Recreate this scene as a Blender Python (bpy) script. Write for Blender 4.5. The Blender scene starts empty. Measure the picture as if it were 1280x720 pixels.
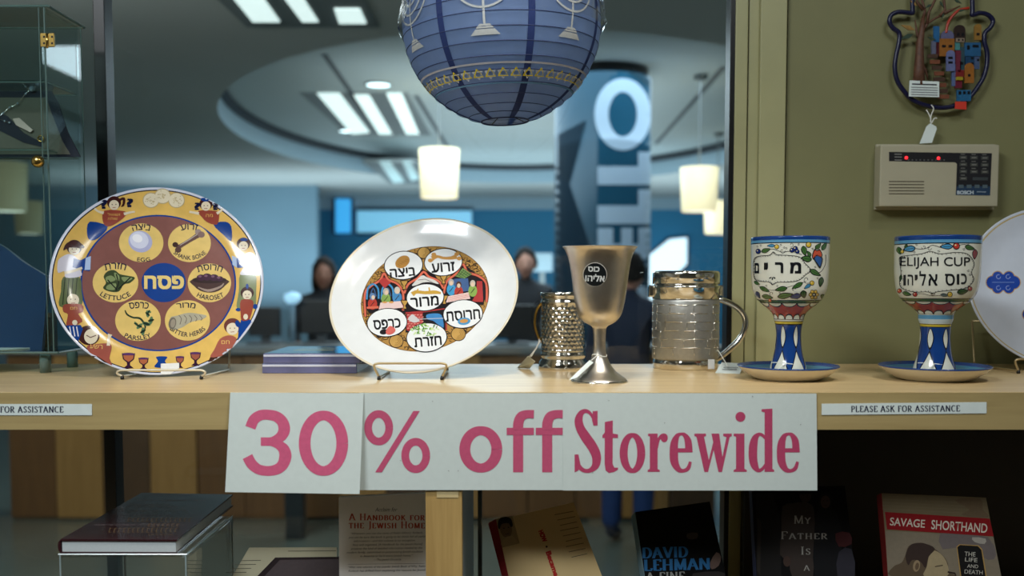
import bpy, bmesh, math, random
from mathutils import Vector, Matrix, noise
from mathutils.bvhtree import BVHTree
from math import sin, cos, pi, radians, sqrt, atan2
random.seed(7)
S = bpy.context.scene
COL = S.collection
# ------------------------------------------------------------------ camera, light, exposure
PITCH = radians(3.6); FPX = 1250.0; CAMZ = 1.5; PCY = 428.5   # the photograph is cropped: optical centre sits low
cd = bpy.data.cameras.new('camera'); cam = bpy.data.objects.new('camera', cd); COL.objects.link(cam)
cam.location = (0, 0, CAMZ); cam.rotation_euler = (pi/2 - PITCH, 0, 0)
cd.sensor_width = 36; cd.lens = 36*FPX/1280; cd.shift_y = (PCY-360)/1280; cd.clip_start = .05; cd.clip_end = 200
cd.dof.use_dof = True; cd.dof.focus_distance = 1.36; cd.dof.aperture_fstop = 3.7
S.camera = cam
S.cycles.transparent_max_bounces = 48
S.view_settings.view_transform = 'Standard'; S.view_settings.look = 'None'
S.view_settings.gamma = 1; S.view_settings.use_curve_mapping = False
S.view_settings.exposure = 0.0
W_ = bpy.data.worlds.new('world'); S.world = W_; W_.use_nodes = True
W_.node_tree.nodes['Background'].inputs[0].default_value = (.5, .55, .6, 1)
W_.node_tree.nodes['Background'].inputs[1].default_value = .05
def lamp(name, kind, loc, target, power, col=(1, 1, 1), **kw):
    l = bpy.data.lights.new(name, kind); l.energy = power; l.color = col
    for k, v in kw.items(): setattr(l, k, v)
    o = bpy.data.objects.new(name, l); COL.objects.link(o); o.location = loc
    o.rotation_euler = (Vector(target)-Vector(loc)).to_track_quat('-Z', 'Y').to_euler()
    return o
WARM = (1.0, .95, .86)
lamp('shelf_spot', 'SPOT', (.40, .62, 2.8), (.02, 1.36, 1.33), 34, WARM, spot_size=radians(46), spot_blend=1.0, shadow_soft_size=.05)
lamp('shelf_spot', 'SPOT', (-.02, .66, 2.8), (-.16, 1.36, 1.33), 33, WARM, spot_size=radians(44), spot_blend=1.0, shadow_soft_size=.05)
lamp('shelf_spot', 'SPOT', (.80, .66, 2.8), (.52, 1.38, 1.36), 17, WARM, spot_size=radians(36), spot_blend=1.0, shadow_soft_size=.05)
lamp('shop_ceiling_light', 'AREA', (-1.15, -.35, 2.8), (-.45, 1.1, 1.0), 30, (.90, .97, 1), shape='RECTANGLE', size=.9, size_y=.3)
lamp('shop_ceiling_light', 'AREA', (.62, .1, 2.8), (.0, .9, 1.0), 8, (.90, .97, 1), shape='RECTANGLE', size=.7, size_y=.3)
lamp('lobby_fill_light', 'AREA', (.2, 8.6, 2.9), (.2, 8.6, 0), 185, (.78, .92, 1), shape='RECTANGLE', size=3, size_y=5)
lamp('recess_fill', 'AREA', (.1, 8.6, 2.2), (.1, 8.7, 3), 34, (.86, .95, 1), shape='RECTANGLE', size=2.4, size_y=4)  # added in mid-air to brighten the recess ceiling, no fixture there
lamp('lobby_fill_light', 'AREA', (0, 12, 1.4), (0, 12.5, 3), 120, (.74, .9, 1), shape='RECTANGLE', size=9, size_y=1.5)  # added fill, floating below and aimed up at the far ceiling
lamp('lobby_fill_light', 'AREA', (-2.0, 3.2, 2.65), (-1.0, 6.2, .3), 72, (.92, .95, .92), shape='RECTANGLE', size=1.5, size_y=.6)  # unseen fill by the window, added to lighten the desk
lamp('lobby_fill_light', 'AREA', (2.4, 3.4, 2.65), (.8, 7.0, 1.4), 15, (.86, .95, 1), shape='RECTANGLE', size=1.2, size_y=.6)  # unseen fill by the window, added to light the column front

# ------------------------------------------------------------------ measuring helpers
ZS = 1.365; ZL = 1.01                       # shelf top
CP, SP = cos(PITCH), sin(PITCH)
CAM = Vector((0, 0, CAMZ))
def ray(px, py):
    a = (px-640)/FPX; b = (PCY-py)/FPX
    return Vector((a, CP + b*SP, -SP + b*CP)).normalized()
def on_y(px, py, D):
    r = ray(px, py); return CAM + r*(D/r.y)
def on_z(px, py, z):
    r = ray(px, py); return CAM + r*((z-CAMZ)/r.z)
def on_plane(px, py, p0, n):
    r = ray(px, py); return CAM + r*((p0-CAM).dot(n)/r.dot(n))
def crop(ox, oy, s): return lambda x, y: (ox+x/s, oy+y/s)

# ------------------------------------------------------------------ materials
def lin(c):
    f = lambda v: (v/12.92 if v <= .04045 else ((v+.055)/1.055)**2.4)
    return tuple(f(x/255) for x in c)
MC = {}
def mat(name, col, rough=.5, metal=0, coat=0, var=.06, scale=40, bump=0, emit=0, spec=.5, trans=0, sheen=0):
    if name in MC: return MC[name]
    m = bpy.data.materials.new(name); m.use_nodes = True; nt = m.node_tree; N = nt.nodes; L = nt.links
    b = N['Principled BSDF']; c = lin(col)
    tc = N.new('ShaderNodeTexCoord'); nz = N.new('ShaderNodeTexNoise'); nz.inputs['Scale'].default_value = scale
    nz.inputs['Detail'].default_value = 3
    L.new(tc.outputs['Object'], nz.inputs['Vector'])
    cr = N.new('ShaderNodeValToRGB'); cr.color_ramp.elements[0].position = .3; cr.color_ramp.elements[1].position = .7
    cr.color_ramp.elements[0].color = tuple(x*(1-var) for x in c)+(1,)
    cr.color_ramp.elements[1].color = tuple(min(1, x*(1+var)) for x in c)+(1,)
    L.new(nz.outputs['Fac'], cr.inputs['Fac']); L.new(cr.outputs['Color'], b.inputs['Base Color'])
    b.inputs['Roughness'].default_value = rough; b.inputs['Metallic'].default_value = metal
    b.inputs['Coat Weight'].default_value = coat; b.inputs['Coat Roughness'].default_value = .04
    b.inputs['Specular IOR Level'].default_value = spec
    if trans: b.inputs['Transmission Weight'].default_value = trans
    if sheen: b.inputs['Sheen Weight'].default_value = sheen
    if emit:
        L.new(cr.outputs['Color'], b.inputs['Emission Color']); b.inputs['Emission Strength'].default_value = emit
    if bump:
        bp = N.new('ShaderNodeBump'); bp.inputs['Strength'].default_value = bump; bp.inputs['Distance'].default_value = .002
        L.new(nz.outputs['Fac'], bp.inputs['Height']); L.new(bp.outputs['Normal'], b.inputs['Normal'])
    MC[name] = m; return m
def ch_(t, n): return next(o for o in t.children if o.name.split('.')[0] == n)
def glaze(col):                    # glazed ceramic print colour
    return mat('glaze_%d_%d_%d' % tuple(col), col, rough=.16, coat=.35, var=.02 if min(col) > 150 else .07, scale=60)
def ink(col):                      # matt print on paper
    return mat('ink_%d_%d_%d' % tuple(col), col, rough=.75, spec=.25, var=.05, scale=200)
def enamel(col): return mat('enamel_%d_%d_%d' % tuple(col), col, rough=.3, var=.12, scale=200)
def wood(name, a, b, rough=.4, sx=1.2, sy=22, sz=22):
    m = bpy.data.materials.new(name); m.use_nodes = True; nt = m.node_tree; N = nt.nodes; L = nt.links
    bs = N['Principled BSDF']; tc = N.new('ShaderNodeTexCoord'); mp = N.new('ShaderNodeMapping')
    mp.inputs['Scale'].default_value = (sx, sy, sz)
    n1 = N.new('ShaderNodeTexNoise'); n1.inputs['Scale'].default_value = 3; n1.inputs['Detail'].default_value = 6; n1.inputs['Distortion'].default_value = .6
    n2 = N.new('ShaderNodeTexNoise'); n2.inputs['Scale'].default_value = 14; n2.inputs['Detail'].default_value = 8
    L.new(tc.outputs['Object'], mp.inputs['Vector']); L.new(mp.outputs['Vector'], n1.inputs['Vector']); L.new(mp.outputs['Vector'], n2.inputs['Vector'])
    mx = N.new('ShaderNodeMath'); mx.operation = 'MULTIPLY_ADD'; mx.inputs[1].default_value = .35
    L.new(n2.outputs['Fac'], mx.inputs[0]); L.new(n1.outputs['Fac'], mx.inputs[2])
    cr = N.new('ShaderNodeValToRGB'); cr.color_ramp.elements[0].position = .48; cr.color_ramp.elements[1].position = .86
    cr.color_ramp.elements[0].color = lin(a)+(1,); cr.color_ramp.elements[1].color = lin(b)+(1,)
    L.new(mx.outputs[0], cr.inputs['Fac']); L.new(cr.outputs['Color'], bs.inputs['Base Color'])
    bs.inputs['Roughness'].default_value = rough
    return m
def glass(name, tint=(.93, .97, .97), f=1.0, fac0=.04):
    m = bpy.data.materials.new(name); m.use_nodes = True; nt = m.node_tree; N = nt.nodes; L = nt.links
    for n in list(N): N.remove(n)
    out = N.new('ShaderNodeOutputMaterial'); t = N.new('ShaderNodeBsdfTransparent'); t.inputs[0].default_value = tint+(1,)
    g = N.new('ShaderNodeBsdfGlossy'); g.inputs['Roughness'].default_value = .01
    fr = N.new('ShaderNodeFresnel'); ge = N.new('ShaderNodeNewGeometry'); mr = N.new('ShaderNodeMapRange'); mr.inputs['To Min'].default_value = 1.45; mr.inputs['To Max'].default_value = 1/1.45
    L.new(ge.outputs['Backfacing'], mr.inputs['Value']); L.new(mr.outputs[0], fr.inputs['IOR'])
    mu = N.new('ShaderNodeMath'); mu.operation = 'MULTIPLY'; mu.inputs[1].default_value = f
    mx = N.new('ShaderNodeMixShader'); L.new(fr.outputs[0], mu.inputs[0]); L.new(mu.outputs[0], mx.inputs[0])
    L.new(t.outputs[0], mx.inputs[1]); L.new(g.outputs[0], mx.inputs[2]); L.new(mx.outputs[0], out.inputs[0])
    return m
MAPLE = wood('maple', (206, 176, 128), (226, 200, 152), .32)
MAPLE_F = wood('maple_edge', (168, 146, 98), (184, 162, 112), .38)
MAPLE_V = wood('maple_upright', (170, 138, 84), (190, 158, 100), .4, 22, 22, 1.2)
OLIVE = mat('olive_paint', (126, 124, 84), .55, var=.04, scale=12, bump=.15)
OLIVE_TRIM = mat('olive_trim_paint', (166, 163, 120), .4, var=.03, scale=20)
BLACKM = mat('black_mullion', (10, 11, 13), .35)
DARKB = mat('dark_brown_post_shade', (26, 20, 12), .6)  # brown of the frame post, also the painted shade under the shelf
GLASS = glass('window_glass', (.93, .97, .98), .9)
CGLASS = glass('case_glass', (.90, .96, .95), 1.2)
GEDGE = mat('glass_edge', (92, 118, 114), .2, spec=.8)
PAPER = mat('white_paper', (222, 232, 228), .7, var=.02, scale=90)
WHITE = glaze((228, 230, 230)); 
STEEL = mat('polished_steel', (222, 220, 214), .1, 1, var=.03, scale=60)
BRUSH = mat('satin_pewter', (214, 206, 194), .34, 1, var=.08, scale=60)
SATIN = mat('satin_aluminium', (186, 186, 182), .45, .9, var=.05, scale=200, bump=.2)
WIREW = mat('cream_wire', (214, 204, 180), .35, .3)
WIREG = mat('gold_wire', (190, 170, 130), .3, .6)
STRING = mat('white_string', (225, 225, 218), .9)
BRASS = mat('brass', (196, 164, 92), .25, 1)

# ------------------------------------------------------------------ object helpers
def tag(o, label=None, cat=None, group=None, kind=None):
    if label: o['label'] = label
    if cat: o['category'] = cat
    if group: o['group'] = group
    if kind: o['kind'] = kind
    return o
def empty(name, loc, label=None, cat=None, group=None):
    o = bpy.data.objects.new(name, None); COL.objects.link(o); o.location = loc; o.empty_display_size = .02
    bpy_up.append(o); return tag(o, label, cat, group)
bpy_up = []
def mesh_obj(name, vs, fs, mats, parent=None, mi=None, smooth=False, loc=None):
    me = bpy.data.meshes.new(name)
    if parent is not None:
        off = Vector(parent.location)
        if parent.parent: off = off + Vector(parent.parent.location)
    else: off = Vector((0, 0, 0))
    org = Vector(loc) if loc is not None else (off if parent is not None else None)
    if org is None:
        xs = [Vector(v) for v in vs]
        org = Vector(((min(v.x for v in xs)+max(v.x for v in xs))/2, (min(v.y for v in xs)+max(v.y for v in xs))/2, min(v.z for v in xs)))
    me.from_pydata([tuple(Vector(v)-org) for v in vs], [], fs)
    if not isinstance(mats, (list, tuple)): mats = [mats]
    for m in mats: me.materials.append(m)
    if mi: me.polygons.foreach_set('material_index', mi)
    if smooth: me.polygons.foreach_set('use_smooth', [True]*len(fs))
    me.update()
    o = bpy.data.objects.new(name, me); COL.objects.link(o)
    if parent is not None:
        o.parent = parent; o.location = org-off
    else: o.location = org
    return o
class MB:
    def __init__(s): s.v = []; s.f = []; s.m = []
    def add(s, vs, fs, mi=0):
        n = len(s.v); s.v += [Vector(v) for v in vs]; s.f += [tuple(i+n for i in f) for f in fs]; s.m += [mi]*len(fs); return s
    def box(s, a, b, mi=0, bev=0):
        x0, x1 = sorted((a[0], b[0])); y0, y1 = sorted((a[1], b[1])); z0, z1 = sorted((a[2], b[2]))
        bm = bmesh.new(); bmesh.ops.create_cube(bm, size=1)
        for v in bm.verts: v.co = Vector(((x0+x1)/2+v.co.x*(x1-x0), (y0+y1)/2+v.co.y*(y1-y0), (z0+z1)/2+v.co.z*(z1-z0)))
        if bev: bmesh.ops.bevel(bm, geom=bm.edges[:], offset=min(bev, .45*min(x1-x0, y1-y0, z1-z0)), segments=2, affect='EDGES', profile=.6)
        bm.verts.ensure_lookup_table()
        s.add([v.co.copy() for v in bm.verts], [[v.index for v in f.verts] for f in bm.faces], mi); bm.free(); return s
    def prism(s, pts, dirv, mi=0):          # closed planar loop extruded along dirv
        n = len(pts); pts = [Vector(p) for p in pts]; d = Vector(dirv)
        from mathutils.geometry import tessellate_polygon
        tr = tessellate_polygon([pts])
        fs = [tuple(t) for t in tr] + [tuple(i+n for i in reversed(t)) for t in tr]
        fs += [(i, (i+1) % n, (i+1) % n+n, i+n) for i in range(n)]
        return s.add(pts+[p+d for p in pts], fs, mi)
    def tube(s, pts, r, seg=8, mi=0, closed=False, flat=1.0):
        pts = [Vector(p) for p in pts]; n = len(pts); rs = r if isinstance(r, (list, tuple)) else [r]*n
        T = []
        for i in range(n):
            if closed: t = pts[(i+1) % n]-pts[i-1]
            else: t = pts[min(i+1, n-1)]-pts[max(i-1, 0)]
            T.append(t.normalized())
        up = Vector((0, 0, 1)) if abs(T[0].z) < .9 else Vector((0, 1, 0))
        u = T[0].cross(up).normalized(); vs = []
        for i in range(n):
            u = (u-T[i]*u.dot(T[i])).normalized(); w = T[i].cross(u)
            for k in range(seg):
                a = 2*pi*k/seg; vs.append(pts[i]+(u*cos(a)+w*sin(a)*flat)*rs[i])
        fs = []
        for i in range(n if closed else n-1):
            j = (i+1) % n
            for k in range(seg): fs.append((i*seg+k, i*seg+(k+1) % seg, j*seg+(k+1) % seg, j*seg+k))
        if not closed: fs += [tuple(range(seg))[::-1], tuple((n-1)*seg+k for k in range(seg))]
        return s.add(vs, fs, mi)
    def lathe(s, prof, seg=96, M=None, mi=0, zones=None, rad=None, cap=True):
        # prof [(r,z)], M matrix; zones: f(i)->material index
        n = len(prof); vs = []
        for r, z in prof:
            for k in range(seg):
                a = 2*pi*k/seg; rr = r if rad is None else rad(a, r, z); vs.append(Vector((rr*cos(a), rr*sin(a), z)))
        fs = []; ms = []
        for i in range(n-1):
            for k in range(seg):
                fs.append((i*seg+k, i*seg+(k+1) % seg, (i+1)*seg+(k+1) % seg, (i+1)*seg+k)); ms.append(zones(i) if zones else mi)
        if cap:
            if prof[0][0] > 1e-6: fs.append(tuple(range(seg))[::-1]); ms.append(ms[0])
            if prof[-1][0] > 1e-6: fs.append(tuple((n-1)*seg+k for k in range(seg))); ms.append(ms[-1])
        if M is not None: vs = [M @ v for v in vs]
        b = len(s.v); s.v += vs; s.f += [tuple(i+b for i in f) for f in fs]; s.m += ms; return s
    def build(s, name, mats, parent=None, smooth=False, loc=None):
        return mesh_obj(name, s.v, s.f, mats, parent, s.m, smooth, loc)
def smooth_angle(o, deg=35):
    me = o.data; me.polygons.foreach_set('use_smooth', [True]*len(me.polygons)); me.set_sharp_from_angle(angle=radians(deg)); return o
def cr(pts, n=8, closed=False):           # Catmull-Rom through points of any dimension
    P = [Vector(p) for p in pts]; N = len(P); out = []
    for i in range(N if closed else N-1):
        if closed: a, b, c, d = P[i-1], P[i], P[(i+1) % N], P[(i+2) % N]
        else: a, b, c, d = P[max(i-1, 0)], P[i], P[i+1], P[min(i+2, N-1)]
        for k in range(n):
            t = k/n; out.append(.5*((2*b)+(c-a)*t+(2*a-5*b+4*c-d)*t*t+(3*b-a-3*c+d)*t**3))
    if not closed: out.append(P[-1])
    return out
def prof_smooth(pts, n=6): return [(max(0, p[0]), p[1]) for p in cr([(a, b, 0) for a, b in pts], n)]

# ------------------------------------------------------------------ flat print ("paint") laid on real surfaces
TXT = {}
def text_mesh(s, off=0.0, shear=0.0):
    k = (s, off, shear)
    if k in TXT: return TXT[k]
    c = bpy.data.curves.new('txt', 'FONT'); c.body = s.replace('ת', 'ח'); c.offset = off; c.shear = shear; c.resolution_u = 4; c.fill_mode = 'FRONT'
    o = bpy.data.objects.new('txt', c); m = o.to_mesh()
    vs = [(v.co.x, v.co.y) for v in m.vertices]; fs = [tuple(p.vertices) for p in m.polygons]
    o.to_mesh_clear(); bpy.data.objects.remove(o); bpy.data.curves.remove(c)
    if any('\u0590' < q < '\u05ff' for q in s):          # drop the faces a fold in the outline fills twice
        def ins(f, x, y):
            sg = [(vs[f[(i+1) % 3]][0]-vs[f[i]][0])*(y-vs[f[i]][1])-(vs[f[(i+1) % 3]][1]-vs[f[i]][1])*(x-vs[f[i]][0]) for i in range(3)]
            return all(q > 1e-9 for q in sg) or all(q < -1e-9 for q in sg)
        tr = [t for f in fs for t in ([f] if len(f) == 3 else [(f[0], f[i], f[i+1]) for i in range(1, len(f)-1)])]
        keep = []
        for f in tr:
            x = sum(vs[i][0] for i in f)/3; y = sum(vs[i][1] for i in f)/3
            if sum(ins(g, x, y) for g in tr) < 2: keep.append(f)
        fs = keep
    if s.startswith('ת'):                                  # its foot, at the left leg
        x0 = min(v[0] for v in vs); n = len(vs); vs = vs+[(x0+.07, 0), (x0+.07, .08), (x0-.06, .08), (x0-.09, 0)]; fs = list(fs)+[(n, n+1, n+2), (n, n+2, n+3)]
    TXT[k] = (vs, fs); return TXT[k]
class Paint:
    """flat print shapes in 2D, then laid on a surface by a mapper (x, y, lift) -> point or None"""
    def __init__(s, cf=None): s.items = []; s.cf = cf or (lambda x, y: (x, y))
    def raw(s, vs, fs, col, lay): s.items.append((vs, fs, tuple(col), lay)); return s
    def poly(s, pts, col, lay=1, smooth=0):
        pts = [s.cf(*p) for p in pts]
        if smooth: pts = [(v.x, v.y) for v in cr([(a, b, 0) for a, b in pts], smooth, True)]
        from mathutils.geometry import tessellate_polygon
        tr = tessellate_polygon([[Vector((a, b, 0)) for a, b in pts]])
        return s.raw(pts, [tuple(t) for t in tr], col, lay)
    def ell(s, cx, cy, rx, ry, col, lay=1, rot=0, n=28, a0=0, a1=360):
        r = radians(rot); pts = []
        full = a1-a0 >= 360
        for i in range(n if full else n+1):
            a = radians(a0+(a1-a0)*i/n); x, y = rx*cos(a), ry*sin(a); pts.append((cx+x*cos(r)-y*sin(r), cy+x*sin(r)+y*cos(r)))
        pts = [s.cf(*p) for p in pts]; c = s.cf(cx, cy); m = len(pts)
        return s.raw([c]+pts, [(0, i+1, (i+1) % m+1) for i in range(m if full else m-1)], col, lay)
    def ring(s, cx, cy, rx, ry, w, col, lay=1, rot=0, n=40, a0=0, a1=360):
        r = radians(rot); pts = []
        for i in range(n+1):
            a = radians(a0+(a1-a0)*i/n); x, y = rx*cos(a), ry*sin(a); pts.append((cx+x*cos(r)-y*sin(r), cy+x*sin(r)+y*cos(r)))
        return s.line(pts, w, col, lay)
    def line(s, pts, w, col, lay=1, smooth=0, nib=None):
        """ribbon; w scalar or per point (full width); nib=(wx,wy) broad pen"""
        P = [Vector((p[0], p[1], 0)) for p in pts]
        ws = list(w) if isinstance(w, (list, tuple)) else [w]*len(P)
        if smooth:
            Q = cr([(p.x, p.y, ww) for p, ww in zip(P, ws)], smooth); P = [Vector((q.x, q.y, 0)) for q in Q]; ws = [q.z for q in Q]
        n = len(P); vs = []
        for i in range(n):
            t = P[min(i+1, n-1)]-P[max(i-1, 0)]
            if t.length < 1e-9: t = Vector((1, 0, 0))
            t.normalize(); nr = Vector((-t.y, t.x, 0))
            h = ws[i]/2 if nib is None else sqrt((nib[0]*nr.x)**2+(nib[1]*nr.y)**2)/2
            a = P[i]+nr*h; b = P[i]-nr*h; vs += [s.cf(a.x, a.y), s.cf(b.x, b.y)]
        return s.raw(vs, [(2*i, 2*i+1, 2*i+3, 2*i+2) for i in range(n-1)], col, lay)
    def text(s, st, x0, y0, x1, y1, col, lay=1, off=0, rot=0, shear=0, down=True, arc=None):
        """string fitted to the box x0..x1, y0..y1 (y downwards when down)"""
        vs, fs = text_mesh(st, 0, shear)
        if not vs: return s
        ax = min(v[0] for v in vs); bx = max(v[0] for v in vs); ay = min(v[1] for v in vs); by = max(v[1] for v in vs)
        cx, cy = (x0+x1)/2, (y0+y1)/2; r = radians(rot); base = vs
        ax -= off; bx += off; ay -= off; by += off
        for ox, oy in (((0, 0),) if not off else ((-off, -off), (off, -off), (off, off), (-off, off), (0, 0))):
          out = []
          for x, y in [(x+ox, y+oy) for x, y in base]:
            u = (x-ax)/(bx-ax)-.5; v = (y-ay)/max(1e-6, by-ay)-.5
            X = u*(x1-x0); Y = -v*(y1-y0) if down else v*(y1-y0)
            if arc:                       # bend around a circle of that radius (sign: + smiles upwards)
                a = X/abs(arc); R_ = abs(arc)
                X, Y = ((R_-Y)*sin(a), R_-(R_-Y)*cos(a)) if arc > 0 else ((R_+Y)*sin(a), (R_+Y)*cos(a)-R_)
            out.append(s.cf(cx+X*cos(r)-Y*sin(r), cy+X*sin(r)+Y*cos(r)))
          s.raw(out, fs, col, lay)
        return s
    def serif(s, st, x0, y0, x1, y1, col, lay=1, bold=1.0, serifs=True, sp=.16, rot=0, smallcaps=False):
        pen = []; X = 0
        for ch in st:
            if ch == ' ': X += .42; continue
            k = 1.0
            if smallcaps and ch.islower(): k = .76
            w, strokes = GLY[ch.upper()]
            for q in strokes: pen.append([(X+a*k, b*k) for a, b in q])
            if serifs:
                for (a, b, l) in SER.get(ch.upper(), ()): pen.append(('s', X+a*k, b*k, l*k))
            X += w*k+sp
        X -= sp; cx, cy = (x0+x1)/2, (y0+y1)/2; r = radians(rot); sx = (x1-x0)/X; sy = (y1-y0)
        base = s.cf
        def c2(a, b):
            u = a*sx-(x1-x0)/2; v = (y1-y0)/2-b*sy; return base(cx+u*cos(r)-v*sin(r), cy+u*sin(r)+v*cos(r))
        s.cf = c2
        for q in pen:
            if q[0] == 's': s.line([(q[1]-q[3], q[2]), (q[1]+q[3], q[2])], .05*bold, col, lay)
            else: s.line(q, 1, col, lay, nib=(.15*bold, .06*bold))
        s.cf = base; return s
    def build(s, name, mapper, matf, parent=None, maxe=5.0, eps=.00013, spin=None, loc=None, max_pass=7):
        cols = sorted({i[2] for i in s.items}); V = []; F = []; MI = []
        for it, (vs, fs, col, lay) in enumerate(s.items):
            bm = bmesh.new(); bv = [bm.verts.new((x, y, 0)) for x, y in vs]
            for f in fs:
                try: bm.faces.new([bv[i] for i in f])
                except ValueError: pass
            bmesh.ops.remove_doubles(bm, verts=bm.verts, dist=1e-5)
            for _ in range(max_pass):
                es = [e for e in bm.edges if e.calc_length() > maxe]
                if not es: break
                bmesh.ops.subdivide_edges(bm, edges=es, cuts=1, use_grid_fill=False)
                bmesh.ops.triangulate(bm, faces=[f for f in bm.faces if len(f.verts) > 3])
            bm.verts.ensure_lookup_table(); bm.verts.index_update()
            pts = [mapper(v.co.x, v.co.y, eps*lay+(it % 24)*eps*.03) for v in bm.verts]
            b = len(V); ok = [p is not None for p in pts]; V += [p if p is not None else Vector((0, 0, 0)) for p in pts]
            for f in bm.faces:
                ii = [v.index for v in f.verts]
                if all(ok[i] for i in ii): F.append(tuple(i+b for i in ii)); MI.append(cols.index(col))
            bm.free()
        used = sorted({i for f in F for i in f}); mp = {u: k for k, u in enumerate(used)}
        V = [V[u] for u in used]; F = [tuple(mp[i] for i in f) for f in F]
        if not F: return None
        # orient towards the outside of the surface
        if spin:
            V2 = list(V); F2 = list(F); M2 = list(MI)
            for Mx in spin:
                b = len(V2); V2 += [Mx @ v for v in V]; F2 += [tuple(i+b for i in f) for f in F]; M2 += MI
            V, F, MI = V2, F2, M2
        return mesh_obj(name, V, F, [matf(c) for c in cols], parent, MI, True, loc)
# serif capitals, pen strokes in a unit-high box
def A_(cx, cy, rx, ry, a0, a1, n=14): return [(cx+rx*cos(radians(a0+(a1-a0)*i/n)), cy+ry*sin(radians(a0+(a1-a0)*i/n))) for i in range(n+1)]
GLY = {
 'A': (.72, [[(.04, 0), (.34, 1)], [(.34, 1), (.68, 0)], [(.14, .34), (.57, .34)]]), 'B': (.6, [[(.12, 0), (.12, 1)], [(.12, .97)]+A_(.3, .75, .22, .22, 90, -90)+[(.12, .53)], [(.12, .53)]+A_(.32, .28, .25, .25, 90, -90)+[(.12, .03)]]),
 'C': (.66, [A_(.4, .5, .33, .48, 50, 310, 22)]), 'D': (.7, [[(.12, 0), (.12, 1)], [(.12, .97)]+A_(.28, .5, .36, .47, 90, -90, 18)+[(.12, .03)]]),
 'E': (.56, [[(.12, 0), (.12, 1)], [(.12, .97), (.52, .97), (.53, .8)], [(.12, .52), (.42, .52)], [(.12, .03), (.54, .03), (.56, .22)]]),
 'F': (.52, [[(.12, 0), (.12, 1)], [(.12, .97), (.5, .97), (.52, .78)], [(.12, .52), (.4, .52)]]), 'G': (.7, [A_(.4, .5, .33, .48, 50, 320, 22), [(.62, .45), (.62, .12)]]),
 'H': (.74, [[(.12, 0), (.12, 1)], [(.62, 0), (.62, 1)], [(.12, .5), (.62, .5)]]), 'I': (.24, [[(.12, 0), (.12, 1)]]), 'J': (.34, [[(.24, 1), (.24, .1), (.18, -.12), (.04, -.16)]]),
 'K': (.68, [[(.12, 0), (.12, 1)], [(.14, .42), (.58, 1)], [(.28, .6), (.64, 0)]]), 'L': (.54, [[(.12, 0), (.12, 1)], [(.12, .03), (.52, .03), (.54, .22)]]),
 'M': (.86, [[(.1, 0), (.12, 1)], [(.12, 1), (.43, .05)], [(.43, .05), (.74, 1)], [(.74, 1), (.76, 0)]]), 'N': (.74, [[(.1, 0), (.1, 1)], [(.1, 1), (.64, 0)], [(.64, 0), (.64, 1)]]),
 'O': (.76, [A_(.38, .5, .33, .48, 0, 360, 30)]), 'P': (.56, [[(.12, 0), (.12, 1)], [(.12, .97)]+A_(.28, .72, .24, .25, 90, -90)+[(.12, .47)]]),
 'R': (.66, [[(.12, 0), (.12, 1)], [(.12, .97)]+A_(.28, .73, .24, .24, 90, -90)+[(.12, .49)], [(.3, .49), (.6, 0)]]),
 'S': (.52, [[(.45, .8), (.4, .94), (.27, .98), (.13, .92), (.08, .76), (.15, .62), (.27, .53), (.4, .42), (.46, .26), (.4, .08), (.26, .02), (.12, .06), (.06, .22)]]),
 'T': (.62, [[(.31, 0), (.31, 1)], [(.02, .8), (.04, .97), (.58, .97), (.6, .8)]]), 'U': (.7, [[(.12, 1), (.12, .28)]+A_(.35, .27, .23, .25, 180, 360)+[(.58, 1)]]),
 'V': (.7, [[(.04, 1), (.35, 0)], [(.35, 0), (.66, 1)]]), 'W': (.98, [[(.04, 1), (.28, 0)], [(.28, 0), (.5, .95)], [(.5, .95), (.72, 0)], [(.72, 0), (.95, 1)]]),
 'Y': (.66, [[(.04, 1), (.33, .48)], [(.33, .48), (.62, 1)], [(.33, 0), (.33, .48)]]),
}
SER = {'A': [(.04, .02, .1), (.68, .02, .12)], 'F': [(.12, .02, .12)], 'H': [(.12, .02, .12), (.62, .02, .12), (.12, .98, .12), (.62, .98, .12)], 'I': [(.12, .02, .12), (.12, .98, .12)],
 'K': [(.12, .02, .12), (.12, .98, .12), (.64, .02, .1), (.58, .98, .1)], 'L': [(.12, .98, .12)], 'M': [(.1, .02, .1), (.76, .02, .12), (.12, .98, .1), (.74, .98, .1)], 'N': [(.1, .02, .1), (.1, .98, .1), (.64, .98, .1)],
 'P': [(.12, .02, .12)], 'R': [(.12, .02, .12), (.6, .02, .1)], 'T': [(.31, .02, .13)], 'U': [(.12, .98, .11), (.58, .98, .11)], 'V': [(.04, .98, .1), (.66, .98, .1)], 'W': [(.04, .98, .1), (.95, .98, .1), (.5, .98, .1)], 'Y': [(.04, .98, .1), (.62, .98, .1), (.33, .02, .12)], 'J': [(.24, .98, .11)]}
def bvh_map(mb):
    t = BVHTree.FromPolygons([tuple(v) for v in mb.v], mb.f)
    def f(px, py, lift):
        d = ray(px, py); h = t.ray_cast(CAM, d, 80)
        if h[0] is None: return None
        n = h[1] if h[1].dot(d) < 0 else -h[1]
        if n.dot(d) > -.06: return None
        return h[0]+n*lift
    return f
def plane_map(p0, n):
    n = n.normalized()
    if n.dot(ray(640, 360)) > 0: n = -n
    return lambda x, y, l: on_plane(x, y, p0, n)+n*l
def frontal(D): return plane_map(Vector((0, D, 0)), Vector((0, -1, 0)))

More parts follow.
